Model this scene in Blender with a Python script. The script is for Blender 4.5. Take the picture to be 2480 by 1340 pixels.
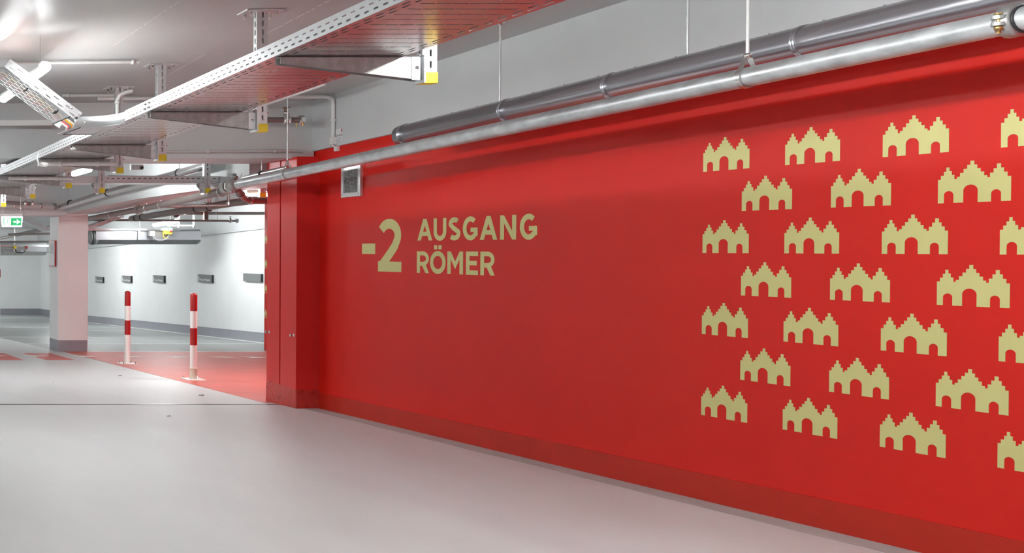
import bpy, math, random
from mathutils import Vector, Matrix
random.seed(7)
for o in list(bpy.data.objects):
    bpy.data.objects.remove(o)
SC = bpy.context.scene
COL = SC.collection
V = Vector

# ------------------------------------------------------------------ camera, world, exposure
W, H = 2480.0, 1340.0
FPX = 2420.0                 # focal length in pixels
PU, PV = -567.0, 623.8       # principal point (the lens is shifted, as in an architectural shot)
PITCH = 0.009
CAMZ = 1.2
cam = bpy.data.cameras.new('camera')
cam.sensor_fit = 'HORIZONTAL'
cam.sensor_width = 36.0
cam.lens = FPX * 36.0 / W
cam.shift_x = (W / 2 - PU) / W
cam.shift_y = (PV - H / 2) / W
cam.clip_start = 0.05
cam.clip_end = 200
camo = bpy.data.objects.new('camera', cam)
COL.objects.link(camo)
camo.location = (0, 0, CAMZ)
camo.rotation_euler = (math.pi / 2 - PITCH, 0, 0)
SC.camera = camo

world = bpy.data.worlds.new('world')
SC.world = world
world.use_nodes = True
world.node_tree.nodes['Background'].inputs[0].default_value = (0.8, 0.85, 0.9, 1)
world.node_tree.nodes['Background'].inputs[1].default_value = 0.02

SC.view_settings.view_transform = 'Standard'
SC.view_settings.look = 'None'
SC.view_settings.gamma = 1.0
SC.view_settings.use_curve_mapping = False
SC.view_settings.exposure = 1.70
LAMP = 60.0                  # radiance of a fluorescent diffuser
SC.cycles.use_denoising = True
SC.cycles.max_bounces = 10
SC.cycles.diffuse_bounces = 6
SC.cycles.sample_clamp_indirect = 8.0


def ray(u, v):
    return V(((u - PU) / FPX,
              math.cos(PITCH) + (PV - v) / FPX * math.sin(PITCH),
              -math.sin(PITCH) + (PV - v) / FPX * math.cos(PITCH)))


def px(u, v, X):
    d = ray(u, v); t = X / d.x
    return V((0, 0, CAMZ)) + d * t


def py(u, v, Y):
    d = ray(u, v); t = Y / d.y
    return V((0, 0, CAMZ)) + d * t


# the storey slopes gently down, away from the camera (a ramped garage)
FL = [(-6.0, 0.1638), (16.0, -0.4368), (28.2, -0.88), (33.5, -0.99)]


def zf(y):
    for (a, za), (b, zb) in zip(FL, FL[1:]):
        if y <= b or b == FL[-1][0]:
            return za + (zb - za) * (y - a) / (b - a)


def zc(x, y):
    return zf(y) + 2.79 - 0.008 * (5 - x)


def pf(u, v):                # pixel on the floor
    lo, hi = 1.5, 40.0
    for _ in range(60):
        m = (lo + hi) / 2
        p = py(u, v, m)
        if p.z > zf(m):
            lo = m
        else:
            hi = m
    p = py(u, v, lo)
    p.z = zf(lo)
    return p


# ------------------------------------------------------------------ materials
def mat(name, col, rough=0.5, metal=0.0, spec=0.5, noise=0.0, nscale=4.0, bump=0.0, bscale=60.0,
        stretch=(1, 1, 1), rvar=0.0, emit=None, coat=0.0):
    m = bpy.data.materials.new(name)
    m.use_nodes = True
    nt = m.node_tree
    b = nt.nodes['Principled BSDF']
    b.inputs['Base Color'].default_value = (*col, 1)
    b.inputs['Roughness'].default_value = rough
    b.inputs['Metallic'].default_value = metal
    b.inputs['Specular IOR Level'].default_value = spec
    if coat:
        b.inputs['Coat Weight'].default_value = coat
        b.inputs['Coat Roughness'].default_value = 0.25
    tc = nt.nodes.new('ShaderNodeTexCoord')
    mp = nt.nodes.new('ShaderNodeMapping')
    mp.inputs['Scale'].default_value = stretch
    nt.links.new(tc.outputs['Object'], mp.inputs['Vector'])
    if noise or rvar:
        n = nt.nodes.new('ShaderNodeTexNoise')
        n.inputs['Scale'].default_value = nscale
        n.inputs['Detail'].default_value = 6
        n.inputs['Roughness'].default_value = 0.6
        nt.links.new(mp.outputs[0], n.inputs['Vector'])
        if noise:
            r = nt.nodes.new('ShaderNodeMapRange')
            r.inputs['From Min'].default_value = 0.3
            r.inputs['From Max'].default_value = 0.7
            r.inputs['To Min'].default_value = 1 - noise
            r.inputs['To Max'].default_value = 1 + noise
            nt.links.new(n.outputs['Fac'], r.inputs['Value'])
            mx = nt.nodes.new('ShaderNodeVectorMath')
            mx.operation = 'SCALE'
            mx.inputs[0].default_value = col
            nt.links.new(r.outputs[0], mx.inputs['Scale'])
            nt.links.new(mx.outputs[0], b.inputs['Base Color'])
        if rvar:
            r2 = nt.nodes.new('ShaderNodeMapRange')
            r2.inputs['From Min'].default_value = 0.3
            r2.inputs['From Max'].default_value = 0.7
            r2.inputs['To Min'].default_value = max(0.03, rough - rvar)
            r2.inputs['To Max'].default_value = rough + rvar
            nt.links.new(n.outputs['Fac'], r2.inputs['Value'])
            nt.links.new(r2.outputs[0], b.inputs['Roughness'])
    if bump:
        n2 = nt.nodes.new('ShaderNodeTexNoise')
        n2.inputs['Scale'].default_value = bscale
        n2.inputs['Detail'].default_value = 3
        nt.links.new(mp.outputs[0], n2.inputs['Vector'])
        bp = nt.nodes.new('ShaderNodeBump')
        bp.inputs['Strength'].default_value = bump
        bp.inputs['Distance'].default_value = 0.01
        nt.links.new(n2.outputs['Fac'], bp.inputs['Height'])
        nt.links.new(bp.outputs[0], b.inputs['Normal'])
    if emit:
        b.inputs['Emission Color'].default_value = (*emit[0], 1)
        b.inputs['Emission Strength'].default_value = emit[1]
    return m


M = {}
M['ceil'] = mat('ceiling_paint', (.46, .465, .465), .40, noise=.05, nscale=1.3, bump=.06, bscale=14, stretch=(1, .25, 1))
M['grey'] = mat('grey_concrete_paint', (.60, .615, .62), .55, noise=.03, nscale=2, bump=.05, bscale=40)
M['white'] = mat('white_wall_paint', (.83, .84, .84), .55, noise=.03, nscale=1.5, bump=.04, bscale=30)
M['red'] = mat('red_wall_paint', (.66, .012, .006), .46, spec=.28, noise=.03, nscale=2.5, bump=.06, bscale=300)
M['redpan'] = mat('red_panel_paint', (.60, .022, .018), .40, spec=.4)
M['redbase'] = mat('red_skirting_paint', (.48, .02, .008), .42, spec=.3, noise=.06, nscale=6)
M['redrough'] = mat('red_plinth_coat', (.46, .03, .022), .35, noise=.22, nscale=14, bump=.7, bscale=22, rvar=.15)
M['gold'] = mat('gold_paint', (.65, .61, .25), .45, metal=.08, spec=.35, noise=.02, nscale=3)
M['floor'] = mat('light_floor_coat', (.58, .58, .58), .46, spec=.35, noise=.05, nscale=1.6, stretch=(2.2, .8, 1), rvar=.06, bump=.03, bscale=120)
M['strip'] = mat('bare_kerb_coat', (.40, .41, .40), .5, noise=.12, nscale=9, stretch=(3, .6, 1))
M['fdark'] = mat('parking_floor_coat', (.27, .285, .28), .36, noise=.12, nscale=1.2, stretch=(.5, 3, 1), rvar=.08)
M['fred'] = mat('red_floor_coat', (.58, .115, .095), .48, noise=.12, nscale=2.5, stretch=(.7, 2.4, 1))
M['fwhite'] = mat('white_floor_paint', (.80, .78, .74), .5, noise=.05, nscale=20)
M['line'] = mat('pale_line_paint', (.74, .75, .74), .5, noise=.10, nscale=8)
M['base'] = mat('grey_blue_skirting', (.30, .30, .335), .5, noise=.05, nscale=5)
M['joint'] = mat('aluminium_joint', (.62, .62, .6), .3, metal=1, noise=.2, nscale=5)
M['galv'] = mat('galvanised_steel', (.64, .66, .67), .38, metal=.75, noise=.10, nscale=26, rvar=.08)
M['tray'] = mat('zinc_sheet', (.64, .65, .66), .25, metal=.88, noise=.03, nscale=6, rvar=.03)
M['bracket'] = mat('dull_galvanised', (.42, .43, .42), .5, metal=.45, noise=.22, nscale=30, rvar=.1)
M['pipe'] = mat('galvanised_pipe', (.58, .60, .61), .40, metal=.7, noise=.22, nscale=16, stretch=(1, .7, 1), rvar=.12)
M['rail'] = mat('zinc_side_sheet', (.66, .67, .68), .36, metal=.85, noise=.04, nscale=6)
M['alu'] = mat('aluminium_jacket', (.58, .59, .63), .23, metal=.97, noise=.03, nscale=3)
M['steel'] = mat('stainless_pipe', (.60, .60, .60), .22, metal=1, noise=.05, nscale=6)
M['brown'] = mat('dull_iron_pipe', (.24, .20, .19), .42, metal=.5, noise=.12, nscale=9)
M['postbrown'] = mat('dark_red_brown_steel', (.16, .07, .06), .5)
M['cast'] = mat('cast_coupling', (.46, .47, .46), .45, metal=.9, noise=.15, nscale=20, bump=.2, bscale=60)
M['brass'] = mat('brass', (.70, .52, .20), .3, metal=1)
M['bronze'] = mat('tarnished_bronze', (.22, .13, .07), .4, metal=.6)
M['yellow'] = mat('yellow_cap', (.86, .66, .03), .42)
M['black'] = mat('black_rubber', (.02, .02, .022), .5)
M['dark'] = mat('dark_void', (.03, .03, .032), .6)
M['plastic'] = mat('white_plastic', (.78, .78, .77), .4)
M['greyplastic'] = mat('grey_plastic', (.58, .58, .57), .45)
M['postr'] = mat('red_gloss', (.40, .010, .010), .25, coat=.3)
M['postw'] = mat('white_gloss', (.85, .82, .79), .3, coat=.2)
M['collar'] = mat('weathered_cream_collar', (.72, .66, .55), .45, noise=.1, nscale=20)
M['sign'] = mat('slate_sign', (.17, .175, .18), .4)
M['signside'] = mat('black_sign_edge', (.02, .02, .022), .5)
M['signtext'] = mat('white_print', (.85, .86, .86), .5)
M['fan'] = mat('fan_housing_steel', (.36, .37, .39), .34, metal=.8, noise=.04, nscale=4)
M['fandark'] = mat('fan_grey_paint', (.055, .058, .06), .45)
M['paper'] = mat('paper', (.80, .80, .80), .6)
M['ink'] = mat('grey_print', (.38, .37, .42), .6, noise=.25, nscale=30)
M['orange'] = mat('orange_cable', (.85, .33, .03), .4)
M['pinkc'] = mat('red_cable', (.75, .08, .10), .4)
M['cream'] = mat('cream_cable', (.78, .76, .64), .4)
M['gcable'] = mat('grey_cable', (.22, .225, .22), .45)
M['traycable'] = mat('mid_grey_cable', (.42, .42, .42), .5)
M['bolt'] = mat('zinc_bolt', (.74, .74, .72), .25, metal=1)
M['lamp'] = mat('lit_diffuser', (.9, .9, .9), .4, emit=((.96, 1.0, 1.0), LAMP))
M['lampcap'] = mat('glowing_end_cap', (.9, .9, .9), .4, emit=((.96, 1.0, 1.0), LAMP * .12))
M['exitwhite'] = mat('lit_sign_white', (.9, .9, .9), .4, emit=((1, 1, 1), 1.2))
M['exitgreen'] = mat('lit_sign_green', (.02, .38, .12), .4, emit=((.03, .50, .17), .22))
M['leaf'] = mat('dry_scrap', (.25, .23, .2), .7)

# ------------------------------------------------------------------ mesh builder


class MB:
    def __init__(s):
        s.v = []; s.f = []; s.sm = []

    def add(s, vs, fs, smooth=False):
        n = len(s.v)
        s.v += [V(p) for p in vs]
        s.f += [tuple(i + n for i in f) for f in fs]
        s.sm += [smooth] * len(fs)
        return s

    def hexa(s, p):          # 4 bottom (ccw from above), 4 top
        return s.add(p, [(3, 2, 1, 0), (4, 5, 6, 7), (0, 1, 5, 4), (1, 2, 6, 5), (2, 3, 7, 6), (3, 0, 4, 7)])

    def box(s, a, b):
        x0, y0, z0 = a; x1, y1, z1 = b
        return s.hexa([(x0, y0, z0), (x1, y0, z0), (x1, y1, z0), (x0, y1, z0),
                       (x0, y0, z1), (x1, y0, z1), (x1, y1, z1), (x0, y1, z1)])

    def quad(s, a, b, c, d):
        return s.add([a, b, c, d], [(0, 1, 2, 3)])

    def prism(s, poly, off):
        n = len(poly)
        off = V(off)
        p = [V(q) for q in poly]
        return s.add(p + [q + off for q in p],
                     [tuple(range(n))[::-1], tuple(range(n, 2 * n))] +
                     [(i, (i + 1) % n, (i + 1) % n + n, i + n) for i in range(n)])

    def tube(s, pts, r, n=12, cap=True, closed=False):
        pts = [V(p) for p in pts]
        m = len(pts)
        rs = r if isinstance(r, (list, tuple)) else [r] * m
        tang = []
        for i in range(m):
            a = pts[i - 1] if (i > 0 or closed) else pts[i]
            b = pts[(i + 1) % m] if (i < m - 1 or closed) else pts[i]
            t = (b - a)
            tang.append(t.normalized() if t.length > 1e-9 else V((0, 0, 1)))
        ref = V((0, 0, 1)) if abs(tang[0].z) < .9 else V((1, 0, 0))
        x = tang[0].cross(ref).normalized()
        vs = []
        for i in range(m):
            t = tang[i]
            x = (x - t * x.dot(t))
            x = x.normalized() if x.length > 1e-6 else t.orthogonal().normalized()
            y = t.cross(x)
            for k in range(n):
                a = 2 * math.pi * k / n
                vs.append(pts[i] + (x * math.cos(a) + y * math.sin(a)) * rs[i])
        fs = []
        for i in range(m if closed else m - 1):
            for k in range(n):
                j = (i + 1) % m
                fs.append((i * n + k, i * n + (k + 1) % n, j * n + (k + 1) % n, j * n + k))
        s.add(vs, fs, True)
        if cap and not closed:
            s.add(vs[:n], [tuple(range(n))[::-1]])
            s.add(vs[-n:], [tuple(range(n))])
        return s

    def lathe(s, p0, axis, prof, n=20):   # prof: (distance along the axis, radius)
        axis = V(axis).normalized()
        return s.tube_profile([(V(p0) + axis * d, r) for d, r in prof], axis, n)

    def tube_profile(s, pr, axis, n):
        x = axis.orthogonal().normalized(); y = axis.cross(x)
        vs = []
        for p, r in pr:
            for k in range(n):
                a = 2 * math.pi * k / n
                vs.append(p + (x * math.cos(a) + y * math.sin(a)) * max(r, 1e-5))
        fs = []
        for i in range(len(pr) - 1):
            for k in range(n):
                fs.append((i * n + k, i * n + (k + 1) % n, (i + 1) * n + (k + 1) % n, (i + 1) * n + k))
        m = len(pr)
        s.add(vs, fs, True)
        s.add(vs[:n], [tuple(range(n))[::-1]])
        s.add(vs[(m - 1) * n:], [tuple(range(n))])
        return s

    def ring(s, c, axis, R, r, n=20, k=8):
        axis = V(axis).normalized()
        x = axis.orthogonal().normalized(); y = axis.cross(x)
        return s.tube([V(c) + (x * math.cos(2 * math.pi * i / n) + y * math.sin(2 * math.pi * i / n)) * R for i in range(n)],
                      r, k, closed=True)

    def band(s, c, axis, R, w, t=.003, n=24):   # a flat clamp strap round a pipe
        axis = V(axis).normalized(); c = V(c)
        return s.lathe(c - axis * w / 2, axis, [(0, R), (0, R + t), (w, R + t), (w, R)], n)

    def build(s, name, m, parent=None, bevel=0, solid=0, sharp=None):
        me = bpy.data.meshes.new(name)
        off = V((0, 0, 0))
        p = parent
        while p is not None:
            off += p.location
            p = p.parent
        me.from_pydata([tuple(q - off) for q in s.v], [], s.f)
        me.polygons.foreach_set('use_smooth', s.sm)
        me.materials.append(m)
        me.validate()
        me.update()
        o = bpy.data.objects.new(name, me)
        COL.objects.link(o)
        if parent is not None:
            o.parent = parent
        if bevel:
            b = o.modifiers.new('bevel', 'BEVEL')
            b.width = bevel; b.segments = 2; b.limit_method = 'ANGLE'
        if solid:
            b = o.modifiers.new('solid', 'SOLIDIFY')
            b.thickness = solid; b.offset = 0
        return o


def tag(o, label, cat, group=None, kind=None):
    o['label'] = label
    if cat: o['category'] = cat
    if group: o['group'] = group
    if kind: o['kind'] = kind
    return o


def thing(name, loc, label, cat, group=None):
    o = bpy.data.objects.new(name, None)
    o.empty_display_size = .1
    COL.objects.link(o)
    o.location = loc
    return tag(o, label, cat, group)


def struct(name, mb, m, label, parent=None, bevel=0):
    o = mb.build(name, m, parent, bevel)
    if parent is None:
        tag(o, label, None, kind='structure')
    return o


def copy_tree(o, parent=None):
    c = o.copy()
    COL.objects.link(c)
    if parent is not None:
        c.parent = parent
    for ch in list(o.children):
        copy_tree(ch, c)
    return c


def bolt(mb, p, axis, r=.009, h=.012):
    axis = V(axis).normalized()
    mb.lathe(p, axis, [(0, r * 1.5), (.002, r * 1.5), (.002, r), (h, r), (h, r * .55), (h + .01, r * .55)], 6)


def text_mesh(txt, size, o, ex, ez, nrm, name, m, parent, align='LEFT'):
    cu = bpy.data.curves.new(name, 'FONT')
    cu.body = txt; cu.size = size; cu.extrude = .0006; cu.align_x = align
    cu.resolution_u = 3
    t = bpy.data.objects.new(name, cu)
    COL.objects.link(t)
    dg = bpy.context.evaluated_depsgraph_get()
    me = bpy.data.meshes.new_from_object(t.evaluated_get(dg))
    bpy.data.objects.remove(t)
    mb = MB()
    ex, ez, nrm, o = V(ex), V(ez), V(nrm), V(o)
    mb.add([o + ex * q.co.x + ez * q.co.y + nrm * q.co.z for q in me.vertices], [tuple(p.vertices) for p in me.polygons])
    bpy.data.meshes.remove(me)
    return mb.build(name, m, parent)


# ================================================================== the setting
def slab(y0, y1, x0, x1, zfun, dz0, dz1):
    ys = sorted({y0, y1} | {y for y, _ in FL if y0 < y < y1})
    mb = MB()
    for a, b in zip(ys, ys[1:]):
        p = [(x0, a), (x1, a), (x1, b), (x0, b)]
        mb.hexa([(x, y, zfun(x, y) + dz0) for x, y in p] + [(x, y, zfun(x, y) + dz1) for x, y in p])
    return mb


zfl = lambda x, y: zf(y)
XL, XW, XF, YB, YE = -7.0, 5.0, 9.1, -5.0, 33.1
floor = struct('floor', slab(YB, YE + .1, XL - .1, XF + .1, zfl, -.15, 0), M['floor'], 'light grey coated garage floor sloping gently away')


def patch(name, pts, m, lift=.0012):
    mb = MB()
    q = [V((x, y, zf(y) + lift)) for x, y in pts]
    mb.prism([p - V((0, 0, lift + .004)) for p in q], (0, 0, lift + .004))
    return mb.build(name, m, floor)


for ya, yb in ((15.78, 16.0), (16.0, 28.2), (28.2, YE)):
    patch('parking_bay_surface', [(4.66, ya), (XF, ya), (XF, yb), (4.66, yb)], M['fdark'], .0010)
patch('red_walkway', [(4.70, 9.42), (8.0, 9.42), (8.0, 15.78), (4.70, 15.78)], M['fred'], .0020)
for x0 in (3.98, 3.26, 2.54):
    patch('crosswalk_block', [(x0, 14.2), (x0 + .40, 14.2), (x0 + .42, 15.4), (x0 + .0, 15.4)], M['fred'], .0022)
patch('crosswalk_block', [(3.62, 18.05), (4.2, 18.0), (4.2, 18.5), (3.62, 18.5)], M['fred'], .0022)
for k, u in enumerate((-12, 95, 212, 322, 435, 620)):
    p = pf(u, 862.5 + .006 * u)
    l, w = .36, .17
    patch('direction_arrow', [(p.x - l * .55, p.y + w), (p.x + l * .5, p.y), (p.x - l * .45, p.y - w * .7), (p.x - l * .2, p.y - .02)], M['fwhite'], .0034)
p = pf(540, 866)
patch('worn_arrow', [(p.x - .2, p.y + .05), (p.x, p.y + .1), (p.x + .2, p.y - .03), (p.x + .0, p.y - .04)], M['fwhite'], .0034)
for v, u0, u1 in ((852, 216, 640), (833, -40, 640), (817, -60, 516), (802, 216, 470), (793, -60, 395), (783.5, -60, 330), (770, -60, 112), (775, 216, 300)):
    p = pf(430, v)
    xa, xb = (u0 - PU) * p.y / FPX, (u1 - PU) * p.y / FPX
    xa = max(xa, 4.66) if v > 775 else xa
    patch('bay_line', [(xa, p.y - .035), (xb, p.y - .035), (xb, p.y + .035), (xa, p.y + .035)], M['line'], .0022)
patch('kerb_strip', [(4.84, YB), (5.0, YB), (5.0, 9.05), (4.84, 9.05)], M['strip'], .0016)
patch('kerb_strip', [(8.93, 16.0), (9.1, 16.0), (9.1, 28.2), (8.93, 28.2)], M['line'], .0030)
yj = pf(300, 980).y
patch('expansion_joint', [(-7, yj - .012), (4.8, yj - .012), (4.8, yj + .012), (-7, yj + .012)], M['joint'], .0030)
patch('joint_groove', [(-7, yj - .020), (4.8, yj - .020), (4.8, yj - .012), (-7, yj - .012)], M['dark'], .0020)

struct('ceiling', slab(YB, YE + .1, XL - .1, XF + .1, zc, 0, .2), M['ceil'], 'pale grey painted concrete ceiling slab')
cs = bpy.data.objects['ceiling']
for (a, b) in (((277, 110), (435, 2)), ((620, 95), (800, 0)), ((410, 180), (500, 130))):   # casting seams in the slab
    def pc(u, v):
        lo, hi = 1.5, 30
        for _ in range(50):
            m = (lo + hi) / 2
            q = py(u, v, m)
            lo, hi = (lo, m) if q.z > zc(q.x, m) else (m, hi)
        return py(u, v, lo)
    lo_, hi_ = pc(*a), pc(*b)
    mb = MB(); n = 14
    for i in range(n):
        q0 = lo_.lerp(hi_, i / n); q1 = lo_.lerp(hi_, (i + .45 + .5 * random.random()) / n)
        mb.tube([q0 + V((0, 0, .001)), q1 + V((0, 0, .001))], .0022, 5)
    mb.build('casting_seam', M['white'], cs)

# long red wall on the right, grey band above it
yw0, yw1 = YB, 9.10


def wallz(y):
    return 2.082 + (9.15 - y) * .0245


mb = MB().hexa([(5.0, yw0, zf(yw0) - .1), (5.2, yw0, zf(yw0) - .1), (5.2, 9.7, zf(9.7) - .1), (5.0, 9.7, zf(9.7) - .1),
                (5.0, yw0, wallz(yw0) + .3), (5.2, yw0, wallz(yw0) + .3), (5.2, 9.7, wallz(9.7) + .3), (5.0, 9.7, wallz(9.7) + .3)])
wall_right = struct('wall_right', mb, M['red'], 'long red painted wall with gold lettering and rows of gold gabled houses')
mb = MB().hexa([(4.97, yw0, wallz(yw0)), (5.2, yw0, wallz(yw0)), (5.2, 9.7, wallz(9.7)), (4.97, 9.7, wallz(9.7)),
                (4.97, yw0, zc(5, yw0) + .02), (5.2, yw0, zc(5, yw0) + .02), (5.2, 9.7, zc(5, 9.7) + .02), (4.97, 9.7, zc(5, 9.7) + .02)])
struct('wall_right_upper', mb, M['grey'], 'grey concrete band of the right wall above the red paint')
mb = MB().hexa([(4.994, yw0, zf(yw0)), (5.02, yw0, zf(yw0)), (5.02, 9.1, zf(9.1)), (4.994, 9.1, zf(9.1)),
                (4.994, yw0, zf(yw0) + .15), (5.02, yw0, zf(yw0) + .15), (5.02, 9.1, zf(9.1) + .14), (4.994, 9.1, zf(9.1) + .14)])
struct('baseboard_right', mb, M['redbase'], 'darker glossy red skirting band along the foot of the red wall')


# ---- gold houses (25 of them) painted on the wall
def castle_poly():
    xs = [310, 382, 455, 515, 590, 648, 715, 780, 857, 945, 1033, 1112, 1207, 1280, 1365, 1455, 1535, 1605, 1695, 1775, 1875, 1950, 2040, 2130]
    lv = [0, 1, 2, 3.05, 2.1, 1.1, .0, .52, 1.45, 2.4, 3.35, 4.35, 3.35, 2.4, 1.5, .53, 0, 1.05, 2.1, 3.2, 2.15, 1.1, .0]
    y0 = 5 * FPX / (2240 + 310 / 10.31 - PU)
    f = lambda x: y0 - 5 * FPX / (2240 + x / 10.31 - PU)
    U = .01655
    top = []
    for i, l in enumerate(lv):
        top += [(f(xs[i]), (6.05 + l) * U), (f(xs[i + 1]), (6.05 + l) * U)]
    bot = []
    for a, b, h in ((458, 697, 3.05), (938, 1303, 4.45), (1635, 1887, 2.95)):
        a, b = f(a), f(b)
        r = (b - a) / 2
        arch = [(a, 0)] + [((a + b) / 2 - r * math.cos(math.pi * i / 14), h * U - r + r * math.sin(math.pi * i / 14)) for i in range(15)] + [(b, 0)]
        bot += arch
    return [(0, 0)] + bot + [(top[-1][0], 0)] + top[::-1]


CP = castle_poly()
cm = MB().prism([(0, -s, t) for s, t in CP], (-.0015, 0, 0))
cp0 = None
for r in range(7):
    for c in range(4 if r % 2 == 0 else 3):
        y = 5.333 - .4283 * c - (.2125 if r % 2 else 0)
        z = 1.6082 - .2163 * r
        if cp0 is None:
            cp0 = cm.build('gold_house', M['gold'], wall_right)
            o = cp0
        else:
            o = cp0.copy(); COL.objects.link(o)
        o.location = (5.0, y, z)


# ---- lettering
def stroke(pts, w):
    pts = [V((a, b)) for a, b in pts]
    L, R = [], []
    for i, p in enumerate(pts):
        d0 = (p - pts[i - 1]).normalized() if i else None
        d1 = (pts[i + 1] - p).normalized() if i < len(pts) - 1 else None
        d = ((d0 or d1) + (d1 or d0)).normalized()
        nrm = V((-d.y, d.x))
        k = 1.0
        if d0 and d1:
            k = 1 / max(.5, nrm.dot(V((-d0.y, d0.x))))
        L.append(p + nrm * w / 2 * k); R.append(p - nrm * w / 2 * k)
    return [[tuple(L[i]), tuple(R[i]), tuple(R[i + 1]), tuple(L[i + 1])] for i in range(len(pts) - 1)]


def arc(cx, cy, rx, ry, a0, a1, n=18):
    return [(cx + rx * math.cos(math.radians(a0 + (a1 - a0) * i / n)), cy + ry * math.sin(math.radians(a0 + (a1 - a0) * i / n))) for i in range(n + 1)]


def glyph(ch, w, h, s):
    if ch == '-':
        return [[(0, 0), (w, 0), (w, h), (0, h)]]
    if ch == 'A':
        a = .019; b = .039
        k = (w / 2 - b) / (w / 2 - a)
        g = [[(0, 0), (b, 0), (w / 2, k * h), (w / 2, h), (w / 2 - a, h)]]
        g.append([(w - x, y) for x, y in g[0]][::-1])
        z0, z1 = .21 * h, .41 * h
        sl = (w / 2 - a) / h
        g.append([(b + sl * z0 - .004, z0), (w - b - sl * z0 + .004, z0), (w - b - sl * z1 + .004, z1), (b + sl * z1 - .004, z1)])
        return g
    if ch == 'U':
        r = w / 2 - s / 2
        return stroke([(s / 2, h)] + arc(w / 2, r + s / 2 - .003, r, r, 180, 360) + [(w - s / 2, h)], s)
    if ch in 'OÖ':
        g = stroke(arc(w / 2, h / 2, w / 2 - s / 2, h / 2 - s / 2 + .003, 0, 360, 40), s)
        if ch == 'Ö':
            for cx in (w / 2 - .024, w / 2 + .024):
                g.append([(cx - .017, h + .015), (cx + .017, h + .015), (cx + .017, h + .047), (cx - .017, h + .047)])
        return g
    if ch == 'G':
        g = stroke(arc(w / 2 + .004, h / 2, w / 2 - s / 2, h / 2 - s / 2 + .003, 48, 318, 34) + [(w - s / 2, h * .14)], s)
        g = stroke(arc(w / 2 + .004, h / 2, w / 2 - s / 2, h / 2 - s / 2 + .003, 48, 322, 34), s)
        g.append([(w - s, .15 * h), (w, .17 * h), (w, .53 * h), (w - s, .53 * h)])
        g.append([(w * .54, .34 * h), (w, .34 * h), (w, .53 * h), (w * .54, .53 * h)])
        return g
    if ch == 'S':
        r1, r2 = h * .25 - s * .36, h * .27 - s * .36
        cx = w / 2
        pts = arc(cx, h - s / 2 - r1 + .002, w / 2 - s / 2 - .004, r1, 38, 200, 16) + [(cx - .01, h * .535), (cx + .012, h * .47)] + arc(cx, s / 2 + r2 - .002, w / 2 - s / 2, r2, 20, -140, 16)
        return stroke(pts, s)
    if ch == 'N':
        return [[(0, 0), (s, 0), (s, h), (0, h)], [(w - s, 0), (w, 0), (w, h), (w - s, h)],
                [(0, h), (w - s * .98, 0), (w, 0), (w, .03 * h), (s * .98, h)]]
    if ch == 'M':
        return [[(0, 0), (s, 0), (s, h), (0, h)], [(w - s, 0), (w, 0), (w, h), (w - s, h)],
                [(0, h), (w / 2, .22 * h), (w / 2, .56 * h), (s, h)], [(w, h), (w - s, h), (w / 2, .56 * h), (w / 2, .22 * h)]]
    if ch == 'E':
        t = .19 * h
        return [[(0, 0), (s, 0), (s, h), (0, h)], [(0, 0), (w, 0), (w, t), (0, t)], [(0, h - t), (w, h - t), (w, h), (0, h)],
                [(0, .41 * h), (w * .9, .41 * h), (w * .9, .60 * h), (0, .60 * h)]]
    if ch == 'R':
        t = .19 * h
        ry = (h - .33 * h - t) / 2
        cy = .33 * h + t / 2 + ry
        g = [[(0, 0), (s, 0), (s, h), (0, h)]]
        g += stroke([(0, h - t / 2), (w * .5, h - t / 2)] + arc(w * .5, cy, w * .5 - s / 2, ry, 90, -90, 14)[1:-1] + [(w * .5, cy - ry), (0, cy - ry)], t)
        g.append([(w * .42, .36 * h), (w - .040, 0), (w, 0), (w * .72, .40 * h)])
        return g
    if ch == '2':
        k = h / .42
        p = arc(.142 * k, .292 * k, .112 * k, .093 * k, 152, -20, 18) + [(.215 * k, .205 * k), (.165 * k, .155 * k), (.06 * k, .060 * k)]
        g = stroke(p, .080 * k)
        g.append([(0, 0), (w, 0), (w, .082 * k), (0, .082 * k)])
        g.append([(0, .06 * k), (.11 * k, .06 * k), (.12 * k, .12 * k), (0, .077 * k)])
        return g


def word(name, base, items, h, s):
    mb = MB()
    npoly = 0
    for ch, ya, yb in items:
        for poly in glyph(ch, ya - yb, h if ch != '-' else .087, s):
            zz = base if ch != '-' else 1.154
            ar = sum(poly[i][0] * poly[(i + 1) % len(poly)][1] - poly[(i + 1) % len(poly)][0] * poly[i][1] for i in range(len(poly)))
            if ar < 0:
                poly = poly[::-1]
            npoly += 1
            mb.prism([(5.0, ya - a, zz + b) for a, b in poly], (-.0012 - .00002 * (npoly % 40), 0, 0))
    return mb.build(name, M['gold'], wall_right)


word('exit_lettering', 1.260, [('A', 7.668, 7.497), ('U', 7.483, 7.342), ('S', 7.320, 7.194), ('G', 7.172, 7.019), ('A', 6.998, 6.831), ('N', 6.805, 6.659), ('G', 6.630, 6.478)], .165, .036)
word('place_lettering', 1.013, [('R', 7.673, 7.532), ('Ö', 7.520, 7.348), ('M', 7.329, 7.164), ('E', 7.134, 7.014), ('R', 6.990, 6.853)], .165, .036)
word('level_number', 1.013, [('-', 8.380, 8.198), ('2', 8.159, 7.860)], .42, .07)

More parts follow.
